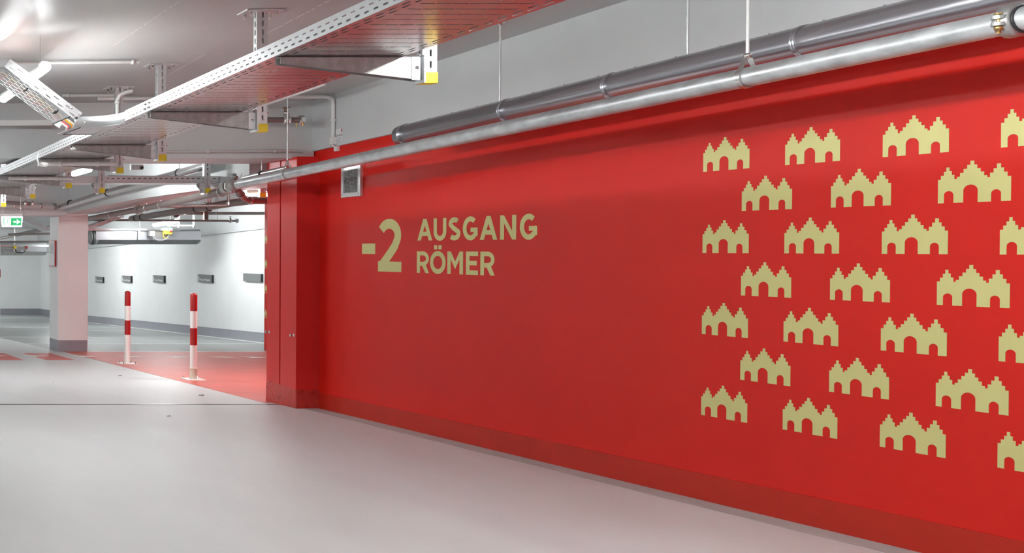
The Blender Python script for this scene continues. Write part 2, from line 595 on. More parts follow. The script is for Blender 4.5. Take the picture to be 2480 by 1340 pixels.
# ---- pillar at the end of the red wall
yp0, yp1, xp = 9.02, 9.55, 4.79
mb = MB()
zt = 2.03
for a, b, x in ((yp0, 9.295, xp), (9.315, yp1, xp)):
    mb.box((x, a, zf(9.3) + .172), (5.05, b, zt))
mb.box((xp + .025, 9.29, zf(9.3) + .172), (5.05, 9.32, zt))
pillar = struct('pillar', mb, M['redpan'], 'red boxed pillar at the far end of the red wall')
mb = MB()
mb.hexa([(xp - .006, yp0 - .010, zf(9) - .05), (5.03, yp0 - .012, zf(9) - .05), (5.03, yp1 + .01, zf(9.5) - .05), (xp - .008, yp1 + .005, zf(9.5) - .05),
         (xp - .004, yp0 - .004, zf(9) + .17), (5.03, yp0 - .004, zf(9) + .17), (5.03, yp1, zf(9.5) + .2), (xp - .006, yp1, zf(9.5) + .2)])
mb.build('plinth', M['redrough'], pillar, bevel=.008)
for u, v in ((652, 804.5), (711.5, 812.5)):
    q = px(u, v, xp)
    MB().lathe(q, (-1, 0, 0), [(0, .014), (.004, .014), (.004, .009), (.022, .009), (.024, .013), (.034, .013)], 12).build('door_stop', M['bolt'], pillar)

# ---- recess behind the pillar
mb = MB().box((5.05, 9.5, -.8), (8.3, 9.7, 2.8))
struct('wall_recess_near', mb, M['redpan'], 'wall closing the recess behind the red pillar')
mb = MB().box((8.0, 9.7, -1.0), (8.2, 16.03, 2.7))
wr = struct('wall_recess_right', mb, M['red'], 'narrow strip of red wall with gold houses seen past the pillar')
for k in range(8):
    o = cp0.copy(); COL.objects.link(o); o.parent = wr
    o.location = (8.0, 16.02 - (.21 if k % 2 else 0), 1.28 - .2 * k)
mb = MB().box((8.2, 15.83, -1.0), (9.2, 16.03, 2.7))
struct('wall_recess_end', mb, M['white'], 'short white return wall beside the parking bays')

# ---- far white wall, end wall, outer walls
mb = MB().hexa([(XF, 15.8, -1.2), (XF + .2, 15.8, -1.2), (XF + .2, YE, -1.2), (XF, YE, -1.2), (XF, 15.8, 2.9), (XF + .2, 15.8, 2.9), (XF + .2, YE, 2.9), (XF, YE, 2.9)])
struct('wall_far_right', mb, M['white'], 'white wall behind the parking bays carrying the small grey signs')
pa, pb = px(640, 553.7, XF - .1), px(488, 571, XF - .1)
sl = (pb.z - pa.z) / (pb.y - pa.y)
z = lambda y: pa.z + sl * (y - pa.y)
mb = MB().hexa([(XF - .1, 16.0, z(16)), (XF, 16.0, z(16)), (XF, YE, z(YE)), (XF - .1, YE, z(YE)), (XF - .1, 16.0, 2.6), (XF, 16.0, 2.6), (XF, YE, 2.2), (XF - .1, YE, 2.2)])
struct('beam_wall', mb, M['grey'], 'grey downstand along the top of the far white wall')
mb = MB()
for ya, yb in ((16.03, 28.2), (28.2, YE)):
    mb.hexa([(XF - .03, ya, zf(ya)), (XF + .02, ya, zf(ya)), (XF + .02, yb, zf(yb)), (XF - .03, yb, zf(yb)),
             (XF - .025, ya, zf(ya) + .175), (XF + .02, ya, zf(ya) + .175), (XF + .02, yb, zf(yb) + .185), (XF - .025, yb, zf(yb) + .185)])
struct('baseboard_far_right', mb, M['base'], 'grey painted skirting at the foot of the far white wall')
struct('wall_end', MB().box((XL, YE, -1.3), (XF + .2, YE + .2, 2.6)), M['white'], 'white end wall at the far left beyond the square column')
struct('baseboard_end', MB().box((XL, YE - .03, zf(YE) - .05), (XF, YE + .02, zf(YE) + .19)), M['base'], 'grey skirting at the foot of the white end wall')
struct('wall_left', MB().box((XL - .2, YB, -1.3), (XL, YE, 3.1)), M['white'], 'white wall on the far side of the driving lane')
struct('wall_back', MB().box((XL, YB - .2, -.3), (5.2, YB, 3.2)), M['white'], 'white wall behind the viewer')

# ---- beams and column
b1z = 2.02
struct('beam_cross', MB().box((XL, 9.10, b1z), (4.99, 9.68, zc(5, 9) + .05)), M['grey'], 'grey concrete cross beam meeting the red wall above the pillar', bevel=.006)
mb = MB()
for (ya, za), (yb, zb3) in (((9.68, 1.83), (12.6, 1.825)), ((12.6, 1.825), (15.8, 1.742))):
    mb.hexa([(4.68, ya, za), (5.18, ya, za), (5.18, yb, zb3), (4.68, yb, zb3), (4.68, ya, 2.5), (5.18, ya, 2.5), (5.18, yb, 2.5), (4.68, yb, 2.5)])
bl = struct('beam_long', mb, M['grey'], 'white concrete beam running from the square column towards the pillar')
struct('beam_cross_far', MB().box((XL, 15.55, 1.705), (4.69, 16.2, zc(3, 15.6) + .05)), M['grey'], 'far grey cross beam above the exit sign', bevel=.006)
yc = 15.78
cx0, cx1 = (141 - PU) * yc / FPX, (213.5 - PU) * yc / FPX
col = struct('column', MB().box((cx0, yc, zf(16) - .1), (cx1, yc + .47, 1.76)), M['white'], 'square white column standing between driving lane and parking bays', bevel=.008)
MB().hexa([(cx0 - .002, yc - .004, zf(16) - .1), (cx1 - .012, yc - .004, zf(16) - .1), (cx1 - .012, yc + .46, zf(16) - .1), (cx0 - .002, yc + .46, zf(16) - .1),
           (cx0 - .002, yc - .004, zf(16) + .185), (cx1 - .012, yc - .004, zf(16) + .185), (cx1 - .012, yc + .46, zf(16) + .185), (cx0 - .002, yc + .46, zf(16) + .185)]).build('plinth', M['base'], col)

# ================================================================== cable trays
def zt(y):
    return 2.176 - 0.0273 * y


TX0, TX1 = 2.262, 2.832


def grid(mb, f, xs, ys, hole):
    for i in range(len(xs) - 1):
        for j in range(len(ys) - 1):
            if not hole(i, j):
                mb.quad(f(xs[i], ys[j]), f(xs[i + 1], ys[j]), f(xs[i + 1], ys[j + 1]), f(xs[i], ys[j + 1]))


def slot_rail(mb, f, s0, s1, hgt=.063, pitch=.058, ln=.028, lip=None):
    """upright side of a tray; f(s, h) gives the point; two staggered rows of slots"""
    n = max(1, int((s1 - s0) / pitch))
    p = (s1 - s0) / n
    hs = [0, .013, .021, .038, .044, hgt]
    a, b = (p - ln) / 2, (p + ln) / 2
    for k in range(n):
        o = s0 + k * p
        ys = [0, b - p / 2, a, p / 2 - .0001, b, a + p / 2, p]
        ys = sorted([0, a, b, p])
        for h0, h1, r in ((0, 1, 0), (1, 2, 1), (2, 3, 0), (3, 4, 2), (4, 5, 0)):
            if r == 0:
                mb.quad(f(o, hs[h0]), f(o + p, hs[h0]), f(o + p, hs[h1]), f(o, hs[h1]))
            elif r == 1:
                mb.quad(f(o, hs[h0]), f(o + a, hs[h0]), f(o + a, hs[h1]), f(o, hs[h1]))
                mb.quad(f(o + b, hs[h0]), f(o + p, hs[h0]), f(o + p, hs[h1]), f(o + b, hs[h1]))
            else:
                c, d = p / 2 - (p - ln) / 2, p / 2 + (p - ln) / 2
                mb.quad(f(o + c, hs[h0]), f(o + d, hs[h0]), f(o + d, hs[h1]), f(o + c, hs[h1]))


def tray_plate(mb, f, width, s0, s1, pitch=.0756):
    n = int(round((s1 - s0) / pitch))
    p = (s1 - s0) / n
    e = .079
    ns = int((width - 2 * e) / .0515)
    st = (width - 2 * e) / ns
    for k in range(n):
        o = s0 + k * p
        # cross slots in the middle band
        mb.quad(f(e, o), f(width - e, o), f(width - e, o + p * .45), f(e, o + p * .45))
        mb.quad(f(e, o + p * .54), f(width - e, o + p * .54), f(width - e, o + p), f(e, o + p))
        xs = [e]
        for q in range(ns):
            xs += [e + q * st + .004, e + (q + 1) * st - .004]
        xs.append(width - e)
        for q in range(0, len(xs), 2):
            mb.quad(f(xs[q], o + p * .45), f(xs[q + 1], o + p * .45), f(xs[q + 1], o + p * .54), f(xs[q], o + p * .54))
        # two staggered rows of lengthwise slots along either edge
        bx = [0, .024, .033, .050, .059, e]
        by = [0, .20 * p, .29 * p, .70 * p, .79 * p, p]
        hl = lambda i, j: (i == 1 and j in (1, 2, 3)) or (i == 3 and j in (0, 1, 3, 4))
        grid(mb, lambda x, y: f(x, o + y), bx, by, hl)
        grid(mb, lambda x, y: f(width - x, o + y), bx, by, hl)


T0, T1 = 0.6, 13.6
tray = thing('cable_tray', (TX0, 6, zt(6)), 'long perforated zinc cable tray running under the ceiling from top centre to far left', 'cable tray')
mb = MB(); tray_plate(mb, lambda x, y: V((TX0 + x, y, zt(y))), TX1 - TX0, T0, T1)
mb.build('base_plate', M['tray'], tray, solid=.0015)
for x, segs in ((TX0, ((T0, 6.30), (6.93, T1))), (TX1, ((T0, T1),))):
    mb = MB()
    for a, b in segs:
        slot_rail(mb, lambda s, h, x=x: V((x, s, zt(s) + h)), a, b)
        xi = x + (.016 if x == TX0 else -.016)
        n = 8
        for i in range(n):
            y0, y1 = a + (b - a) * i / n, a + (b - a) * (i + 1) / n
            mb.quad((x, y0, zt(y0) + .063), (x, y1, zt(y1) + .063), (xi, y1, zt(y1) + .066), (xi, y0, zt(y0) + .066))
    mb.build('side_rail', M['rail'], tray, solid=.0018)
for y in (5.96, 5.90):
    for h in (.018, .045):
        mb = MB(); bolt(mb, (TX0, y, zt(y) + h), (-1, 0, 0), .006, .006); mb.build('bolt', M['bolt'], tray)

# branch that leaves the long tray and climbs to the left
BY0, BY1, BXK, BS = 6.55, 6.94, 2.09, .75
L_ = math.hypot(1, BS); ux, uz = -1 / L_, BS / L_
nx, nz = uz, -ux             # normal of the climb, pointing up and to the right


def zb(x):
    return zt(6.7) + max(0, BXK - x) * BS


br = thing('cable_tray', (2.0, 6.7, zt(6.7)), 'short perforated branch tray climbing to the upper left corner from the long tray', 'cable tray')
mb = MB()
S0, S1 = .12, .66
nl = 11
for q in range(nl):
    t0, t1 = BY0 + (BY1 - BY0) * q / nl, BY0 + (BY1 - BY0) * (q + 1) / nl
    g = lambda s, t: V((BXK + ux * s, t, zt(6.7) + uz * s))
    k = int((S1 - S0) / .072)
    p = (S1 - S0) / k
    tm0, tm1 = t0 + (t1 - t0) * .36, t0 + (t1 - t0) * .58
    mb.quad(g(S0, t0), g(S1, t0), g(S1, tm0), g(S0, tm0))
    mb.quad(g(S0, tm1), g(S1, tm1), g(S1, t1), g(S0, t1))
    cuts = [S0]
    for c in range(k + 1):
        a = S0 + c * p + (p / 2 if q % 2 else 0) - p * .31
        b = a + p * .62
        a, b = max(a, S0 + .002), min(b, S1 - .002)
        if b > a:
            cuts += [a, b]
    cuts.append(S1)
    for c in range(0, len(cuts), 2):
        mb.quad(g(cuts[c], tm0), g(cuts[c + 1], tm0), g(cuts[c + 1], tm1), g(cuts[c], tm1))
mb.build('base_plate', M['tray'], br, solid=.0015)
for t in (BY0, BY1):
    mb = MB()
    slot_rail(mb, lambda s, h: V((BXK + ux * s + nx * h, t, zt(6.7) + uz * s + nz * h)), S0 - .05, S1, .064, .085, .04)
    mb.build('side_rail', M['rail'], br, solid=.0018)
ex, ez = BXK + ux * S1, zt(6.7) + uz * S1
mb = MB()
mb.quad((ex, BY0, ez), (ex, BY1, ez), (ex - .6, BY1, ez + .01), (ex - .6, BY0, ez + .01))
for t in (BY0, BY1):
    mb.quad((ex, t, ez), (ex - .6, t, ez + .01), (ex - .6, t, ez + .075), (ex + nx * .064, t, ez + nz * .064))
mb.build('level_end', M['tray'], br, solid=.0018)
# smooth flared corner piece
cv = [(2.262, 6.30)] + [(2.042 + .22 * math.cos(math.radians(a)), 6.33 + .22 * math.sin(math.radians(a))) for a in range(0, 91, 6)] + [(2.02, 6.55)]
mb = MB()
zz = zt(6.7) + .004
vs, fs = [], []
for i, (xa, ya) in enumerate(cv):
    vs += [(xa, ya, zz - .002), (xa, ya, zz + .066)]
    if i:
        fs.append((2 * i - 2, 2 * i, 2 * i + 1, 2 * i - 1))
mb.add(vs, fs, True)
mb.build('curved_rail', M['rail'], br, solid=.0018)
mb = MB()
for (xa, ya), (xb, yb) in zip(cv, cv[1:]):
    mb.quad((xa, ya, zz - .003), (xb, yb, zz - .003), (xb, BY1, zz - .003), (xa, BY1, zz - .003))
mb.quad((2.262, 6.30, zz - .003), (2.275, 6.30, zz - .003), (2.275, BY1, zz - .003), (2.262, BY1, zz - .003))
mb.build('corner_plate', M['rail'], br, solid=.002)
mb = MB()
mb.tube([(2.06, BY0 + .003, zz + .03), (2.06, BY0 + .003, zz - .004), (2.06, BY1, zz - .004), (2.27, BY1 + .003, zz - .004)], .004, 6)
g = lambda s, t: V((BXK + ux * s, t, zt(6.7) + uz * s))
mb.tube([g(S0, BY0), g(S0, BY1)], .004, 6)
mb.build('rubber_edging', M['black'], br)
for x, dz in ((2.09, .03), (2.13, .03), (2.0, .06)):
    mb = MB(); bolt(mb, (x, BY0 - .002, zb(x) + dz), (0, -1, 0), .007, .006); mb.build('bolt', M['bolt'], br)
for s in (.2, .45):
    q = g(s, BY0 + .12)
    mb = MB().tube([q + V((0, -.05, -.004)), q + V((0, -.01, -.012)), q + V((0, .05, -.004))], .006, 6)
    o = mb.build('cable_tie', M['black'], br)

cables = [('gcable', .012, .05, 'thick dark grey cable nearest the viewer in the branch tray'),
          ('gcable', .012, .085, 'second thick dark grey cable lying in the branch tray'),
          ('cream', .009, .13, 'cream cable beside the dark cables in the branch tray'),
          ('orange', .009, .17, 'orange cable in the gap of the branch tray'),
          ('gcable', .008, .205, 'thin grey cable between the orange and red cables'),
          ('pinkc', .009, .24, 'red cable in the gap of the branch tray'),
          ('plastic', .010, .285, 'white cable along the far edge of the branch tray')]
for mname, r, t, lab in cables:
    pts = []
    xr = 2.30 + t
    for y in (0.6, 2.3, 4.0, 5.6, 6.15):
        pts.append((xr, y, zt(y) + r + .037))
    for a in range(10, 91, 16):
        pts.append((xr - .24 + .24 * math.cos(math.radians(a)), BY0 + t - .24 + .24 * math.sin(math.radians(a)), zt(6.6) + r + .009 + .028 * (1 - a / 90)))
    pts += [(2.12, BY0 + t, zz + r), (2.05, BY0 + t, zz + r + .002)]
    for s in (.05, .3, S1):
        q = g(s, BY0 + t) + V((nx, 0, nz)) * (r + .003)
        pts.append(q)
    pts.append((ex - .55, BY0 + t, ez + r + .012))
    o = MB().tube(pts, r, 8).build('cable', M[mname])
    tag(o, lab, 'cable', 'cables in the branch tray')


for i in range(14):
    x = TX0 + .043 + i * .0372
    o = MB().tube([(x + .003 * math.sin(y * 1.7 + i), y, zt(y) + .0185) for y in [T0 + (T1 - T0) * k / 24 for k in range(25)]], .0165, 8).build('cable', M['traycable'])
    tag(o, 'dark grey cable lying lengthwise in the long cable tray, seen through its slots', 'cable', 'dark cables in the long tray')


# ---- supports: ceiling plate, slotted post, tapered arm, yellow end cap
def support(x, y, ztop, zbot, armx, zarm, label, group, cap='yellow'):
    t = thing('tray_support', (x, y, zbot), label, 'tray support', group)
    w, d = .062, .040
    mb = MB()

    def face(f, wd, off, zs0, zs1):
        p = .05
        n = max(1, int((zs1 - zs0) / p)); p = (zs1 - zs0) / n
        a, b = off - .005, off + .005
        for k in range(n):
            z0 = zs0 + k * p
            mb.quad(f(0, z0), f(a, z0), f(a, z0 + p), f(0, z0 + p))
            mb.quad(f(b, z0), f(wd, z0), f(wd, z0 + p), f(b, z0 + p))
            mb.quad(f(a, z0), f(b, z0), f(b, z0 + p * .2), f(a, z0 + p * .2))
            mb.quad(f(a, z0 + p * .8), f(b, z0 + p * .8), f(b, z0 + p), f(a, z0 + p))
    face(lambda s, z: V((x - w / 2 + s, y, z)), w, w * .55, zbot, ztop)
    face(lambda s, z: V((x - w / 2, y + d - s, z)), d, d * .5, zbot, ztop)
    face(lambda s, z: V((x + w / 2, y + s, z)), d, d * .5, zbot, ztop)
    mb.quad((x - w / 2, y + d, zbot), (x + w / 2, y + d, zbot), (x + w / 2, y + d, ztop), (x - w / 2, y + d, ztop))
    mb.build('post', M['galv'], t, solid=.0025)
    MB().box((x - w / 2 - .004, y - .005, zbot - .006), (x + w / 2 + .004, y + d + .006, zbot + .042)).build('end_cap', M[cap], t, bevel=.002)
    pl = MB().box((x - .11, y - .045, ztop - .008), (x + .11, y + .085, ztop)).build('ceiling_plate', M['galv'], t)
    for sx in (-.075, .075):
        for sy in (-.02, .06):
            mb = MB(); bolt(mb, (x + sx, y + sy, ztop - .008), (0, 0, -1), .008, .02); mb.build('bolt', M['bolt'], pl)
    # arm
    s = -1 if armx < x else 1
    xs = x + s * w / 2
    L = abs(armx - xs)
    ya, yb = y - .002, y + .044
    h0, h1 = .105, .030
    mb = MB()
    for yy in (ya, yb):
        mb.prism([(xs, yy, zarm - .002), (armx, yy, zarm - .002), (armx, yy, zarm - h1), (xs, yy, zarm - h0)], (0, .003, 0))
    mb.box((min(xs, armx), ya, zarm - .004), (max(xs, armx), yb + .003, zarm - .001))
    mb.prism([(xs, ya, zarm - h0), (xs, ya - .004, zarm - h0 - .001), (armx, ya - .004, zarm - h1 - .001), (armx, ya, zarm - h1)], (0, .008, 0))
    mb.build('bracket_arm', M['bracket'], t)
    MB().box((min(xs, xs + s * .008), y - .022, zarm - .118), (max(xs, xs + s * .008), y + .064, zarm + .005)).build('foot_plate', M['galv'], t)
    MB().box((min(xs + s * .008, xs + s * .05), y - .0045, zarm - .105), (max(xs + s * .008, xs + s * .05), y - .002, zarm - .004)).build('gusset', M['galv'], t)
    mb = MB(); bolt(mb, (xs + s * .028, y - .004, zarm - .05), (0, -1, 0), .006, .006); mb.build('bolt', M['bolt'], t)
    mb = MB(); bolt(mb, (x - s * w / 2, y + .02, zbot + .11), (-s, 0, 0), .006, .008); mb.build('bolt', M['bolt'], t)
    return t


GS = 'bracket supports of the long cable tray'
for y, lab in ((2.94, 'tray support nearest the viewer, wholly above the picture edge'),
               (4.44, 'sunlit yellow-capped tray support standing out against the grey upper wall'),
               (5.94, 'yellow-capped tray support beside the short sprinkler pipe'),
               (7.44, 'yellow-capped tray support ending at the conduit on the grey cross beam'),
               (8.33, 'tray support just in front of the cross beam, its arm carrying a white conduit'),
               (9.74, 'tray support just behind the cross beam, its arm carrying a white conduit'),
               (11.05, 'bright yellow-capped tray support above the exit sign'),
               (12.4, 'farthest yellow-capped tray support at the left picture edge')):
    if y < 3:
        continue
    z = zt(y)
    lab = lab.replace('sunlit ', '')
    support(2.945, y, zc(2.945, y) if not 9 < y < 9.7 else b1z, z - .115, TX0 + .02, z - .003, lab, GS)

# far cross tray behind the cross beam, with two posts
ct = thing('cable_tray', (3.3, 10.3, 1.87), 'slotted cable tray crossing behind the concrete beam above the white column', 'cable tray')
cz0, cx_a, cx_b, cy0, cy1 = 1.876, 2.86, 4.95, 10.30, 10.60
mb = MB()
mb.quad((cx_a, cy0, cz0), (cx_b, cy0, cz0), (cx_b, cy1, cz0), (cx_a, cy1, cz0))
mb.build('base_plate', M['tray'], ct, solid=.0015)
for yy in (cy0, cy1):
    mb = MB(); slot_rail(mb, lambda s, h: V((s, yy, cz0 + h * 1.1)), cx_a, cx_b, .063, .055, .03)
    mb.build('side_rail', M['rail'], ct, solid=.0018)
for u, lab in ((246, 'yellow-capped post of the cross tray, nearer the white column'), (502, 'yellow-capped post of the cross tray, nearer the red pillar')):
    q = py(u, 460, cy0 - .045)
    support(q.x, q.y, zc(q.x, q.y) - (.0 if u < 300 else .0), 1.2 + (602 - 466) / FPX * q.y, q.x - .09, cz0 - .003, lab, 'posts of the cross tray')
for i, (u0, u1) in enumerate(((265, 560),)):
    a, b = py(u0, 427, 10.36), py(u1 - 20, 429, 10.36)
    o = MB().tube([a + V((0, .05, -.008)), b + V((0, .05, -.008))], .02, 10).build('cable', M['black'])
    tag(o, 'black cable lying in the cross tray behind the beam', 'cable')

# trays in the far bay
def simple_tray(name, pts, wy, label, m):
    t = thing(name, pts[0], label, 'cable tray')
    mb = MB()
    for a, b in zip(pts, pts[1:]):
        a, b = V(a), V(b)
        mb.quad(a, b, b + V((0, wy, 0)), a + V((0, wy, 0)))
    mb.build('base_plate', m, t, solid=.0015)
    for o in (0, wy):
        mb = MB()
        for a, b in zip(pts, pts[1:]):
            a, b = V(a), V(b); L = (b - a).length; d = (b - a) / L
            slot_rail(mb, lambda s, h: a + d * s + V((0, o, h * 1.1)), 0, L, .063, .09, .05)
        mb.build('side_rail', m, t, solid=.0018)


simple_tray('cable_tray', [py(-30, 498, 17), py(55, 533, 17), py(112, 559, 17), py(150, 559, 17)], .3, 'slotted tray dropping down behind the exit sign', M['galv'])
simple_tray('cable_tray', [py(205, 557, 17.4), py(223, 556, 17.4), py(300, 526, 17.4)], .3, 'slotted tray rising to the right just past the white column', M['galv'])
ft = [px(330, 522, 6.6), px(470, 500, 6.6), px(600, 474, 6.6)]
t = thing('cable_tray', ft[0], 'dark perforated tray running lengthwise beyond the red pillar recess', 'cable tray')
mb = MB()
for a, b in zip(ft, ft[1:]):
    L = (b - a).length; d = (b - a) / L
    slot_rail(mb, lambda s, h: a + d * s + V((0, 0, h * 1.3)), 0, L, .063, .07, .04)
mb.build('side_rail', M['galv'], t, solid=.002)
mb = MB()
for a, b in zip(ft, ft[1:]):
    mb.quad(a, b, b + V((.4, 0, 0)), a + V((.4, 0, 0)))
mb.build('base_plate', M['galv'], t, solid=.0015)


support(5.52, 11.1, zc(5.5, 11.1), 1.775, 5.95, 1.95, 'yellow-capped post in the recess, right beside the red pillar', 'posts in the recess')
for yq, lab in ((14.7, 'brownish slotted post of the dark perforated tray, nearer the red pillar'), (15.86, 'brownish slotted post of the dark perforated tray, farther from the red pillar')):
    i = 0 if yq > ft[1].y else 1
    za = ft[i].z + (ft[i + 1].z - ft[i].z) * (yq - ft[i].y) / (ft[i + 1].y - ft[i].y)
    support(6.52, yq, zc(6.5, yq), za - .13, 6.98, za - .004, lab, 'posts of the dark perforated tray', cap='postbrown')

# ================================================================== pipes
def coupling(mb, p, ax, R, w=.05):
    ax = V(ax).normalized()
    mb.lathe(V(p) - ax * w / 2, ax, [(0, R + .001), (0, R + .009), (w * .12, R + .015), (w * .88, R + .015), (w, R + .009), (w, R + .001)], 24)


def hanger(name_parent, p, R, ztop, m='bolt', rod_m='galv', R_rod=.0045):
    """strap round a pipe, pear shaped up to a nut on a threaded rod"""
    p = V(p)
    pts = []
    for i in range(25):
        a = math.radians(-60 + 300 * (i / 24)) if False else math.radians(130 + 280 * i / 24)
        pts.append(p + V((math.cos(a) * (R + .003), 0, math.sin(a) * (R + .003))))
    top = p + V((0, 0, R + .05))
    pts = [top + V((-.008, 0, 0))] + pts + [top + V((.008, 0, 0))]
    mb = MB()
    for a, b in zip(pts, pts[1:]):
        mb.prism([a + V((0, -.012, 0)), a + V((0, .012, 0)), b + V((0, .012, 0)), b + V((0, -.012, 0))], V((0, 0, 0)) + (a - p).normalized() * .0025)
    mb.build('strap', M['bolt'], name_parent)
    MB().lathe(top + V((0, 0, -.012)), (0, 0, 1), [(0, .006), (.006, .006), (.006, .013), (.026, .013), (.026, .006), (.034, .006)], 8).build('nut', M['bolt'], name_parent)
    MB().tube([top, (top.x, top.y, ztop)], R_rod, 8).build('rod', M[rod_m], name_parent)


# aluminium clad pipe along the wall
AX = 4.60
A0, A1 = px(972, 329, AX), px(2191, 47, AX)
d = (A1 - A0).normalized()
A1 = A0 + d * 6.2
RA = .0745
ap = thing('clad_pipe', A0, 'thick smooth aluminium clad pipe with a rounded end cap under the ceiling', 'pipe')
MB().lathe(A0, d, [(-.014, .0), (-.012, RA * .6), (-.004, RA * .9), (.004, RA), (6.2, RA)], 32).build('jacket', M['alu'], ap)
for u in (985, 1232, 1487, 1952):
    yy = AX * FPX / (u - PU)
    q = A0 + d * ((yy - A0.y) / d.y)
    mb = MB()
    for k in (-.006, .006):
        mb.lathe(q - d * (.005 - k), d, [(0, RA), (0.002, RA + .0028), (.006, RA + .0028), (.008, RA)], 32)
    mb.build('seam_ring', M['alu'], ap)
for i in range(24):
    q = A0 + d * (.08 + i * .235) + V((-.012, 0, RA - .0015))
    MB().lathe(q, (0, 0, 1), [(0, .004), (.004, .004), (.005, .002)], 8).build('rivet', M['bolt'], ap)
for u in (1208, 1661):
    yy = AX * FPX / (u - PU)
    q = A0 + d * ((yy - A0.y) / d.y)
    zt_ = zc(AX, yy)
    MB().tube([q + V((0, 0, RA * .9)), (q.x, q.y, zt_)], .0055, 8).build('rod', M['galv'], ap)
    MB().lathe((q.x, q.y, zt_), (0, 0, -1), [(0, .026), (.004, .026), (.004, .012), (.018, .011), (.018, .005)], 12).build('ceiling_flange', M['bolt'], ap)
    MB().tube([(q.x, q.y, zt_ - .05), (q.x, q.y, zt_ - .10)], .008, 8).build('rod_sleeve', M['bolt'], ap)

# galvanised pipe
G0, G1 = px(578, 446.5, 4.45), px(2403, 62, 4.45)
d = (G1 - G0).normalized()
LG = (G1 - G0).length + 1.6
RG = .0445
gp = thing('galvanised_pipe', G0, 'mottled galvanised pipe running full length in front of the red wall', 'pipe')
MB().tube([G0, G0 + d * LG], RG, 28).build('pipe', M['pipe'], gp)
at = lambda yy: G0 + d * ((yy - G0.y) / d.y)
for u, rm in ((1806, 'plastic'), (695, 'galv')):
    yy = 4.45 * FPX / (u - PU)
    q = at(yy)
    hg = thing('pipe_hanger', q, {'plastic': 'pale rod and strap hanging the galvanised pipe near the gold houses', 'galv': 'rod and strap hanging the galvanised pipe above the red pillar'}[rm], 'pipe hanger', 'pipe hangers')
    hanger(hg, q, RG, zc(4.45, yy), rod_m=rm, R_rod=.0062 if rm == 'plastic' else .0055)
# grooved coupling near the right edge, with bolt
q = at(4.45 * FPX / (2452 - PU))
cp = thing('grooved_coupling', q, 'heavy bolted coupling on the galvanised pipe at the right edge', 'coupling')
mb = MB(); coupling(mb, q, d, RG, .05); mb.build('housing', M['cast'], cp)
MB().lathe(q - d * -.026, d, [(0, RG + .001), (0, RG + .006), (.006, RG + .004), (.006, RG + .001)], 24).build('gasket', M['black'], cp)
for sx in (-1, 1):
    for dz in (.012, -.012):
        mb = MB()
        mb.lathe(q + V((sx * (RG + .012), 0, dz - .006)), (0, 0, 1), [(0, .020), (.012, .020)], 14)
        mb.hexa([q + V((sx * (RG * .7), -.02, dz - .006)), q + V((sx * (RG + .012), -.02, dz - .006)), q + V((sx * (RG + .012), .02, dz - .006)), q + V((sx * (RG * .7), .02, dz - .006)),
                 q + V((sx * (RG * .7), -.02, dz + .006)), q + V((sx * (RG + .012), -.02, dz + .006)), q + V((sx * (RG + .012), .02, dz + .006)), q + V((sx * (RG * .7), .02, dz + .006))])
        mb.build('ear', M['cast'], cp)
    MB().lathe(q + V((sx * (RG + .014), 0, -.045)), (0, 0, 1), [(0, .006), (.014, .006), (.014, .011), (.026, .011), (.026, .006), (.065, .006), (.065, .010), (.072, .010)], 8).build('bolt', M['brass'], cp)
# coupling at the far end
q = at(9.55)
cp = thing('grooved_coupling', q, 'cast tee coupling where the galvanised pipe meets the darker pipe', 'coupling')
mb = MB(); coupling(mb, q, d, RG, .10); coupling(mb, q + d * -.0 + V((0, .12, -.004)), d, RG, .07); mb.build('housing', M['cast'], cp)
MB().lathe(q, V((.25, 0, 1)), [(0, .03), (.075, .03), (.078, .038), (.095, .038), (.095, .018), (.12, .018)], 16).build('outlet', M['cast'], cp)
MB().lathe(q + V((-RG - .02, 0, -.03)), (0, 0, 1), [(0, .007), (.06, .007)], 8).build('bolt', M['bolt'], cp)
MB().lathe(q, V((-.2, 0, -1)), [(0, .032), (.07, .032)], 16).build('lower_outlet', M['cast'], cp)

# darker pipe continuing beyond the coupling
pp = [V((4.50, 9.6, 0)), V((4.94, 13.3, 0)), V((5.3, 16.4, 0)), V((5.9, 21.5, 0)), V((6.75, 28.8, 0))]
for p, v in zip(pp, (458, 508.5, 530, 557, 578)):
    u = p.x * FPX / p.y + PU
    p.z = py(u, v, p.y).z
o = thing('steel_pipe', pp[0], 'dark steel pipe continuing past the square column from the tee coupling', 'pipe')
MB().tube(pp, .04, 20).build('pipe', M['brown'], o)
for u in (354, 389, 268):
    k = (u - PU) / FPX
    yy = next(y / 100 for y in range(960, 2000) if (4.5 + .1176 * (y / 100 - 9.6)) / (y / 100) < k)
    i = 0 if yy < 13.3 else 1
    c = pp[i].lerp(pp[i + 1], (yy - pp[i].y) / (pp[i + 1].y - pp[i].y))
    mb = MB().band(c, pp[i + 1] - pp[i], .041, .025); mb.build('clamp', M['bolt'], o)
    MB().tube([c + V((0, 0, .04)), (c.x, c.y, c.z + .06)], .005, 6).build('clamp_rod', M['bolt'], o)
c = pp[0].lerp(pp[1], .985)
mb = MB(); coupling(mb, c, pp[1] - pp[0], .045, .06); mb.build('flange', M['brown'], o)
c = pp[0].lerp(pp[1], .1)
MB().ring(c, pp[1] - pp[0], .046, .004).build('strap', M['bolt'], o)

# reddish elbow into the recess
e = [py(573, 455, 9.78), py(583, 471, 9.85), py(592, 480, 9.95), py(606, 486.5, 10.05), py(660, 487, 10.1)]
o = thing('pipe_elbow', e[0], 'polished elbow dropping from the tee coupling into the recess', 'pipe')
MB().tube(e, .032, 18).build('pipe', M['brown'], o)
MB().band(e[1], e[2] - e[0], .036, .02, .004).build('seam_ring', M['steel'], o)
MB().band(e[3], e[4] - e[3], .036, .02, .004).build('seam_ring', M['steel'], o)

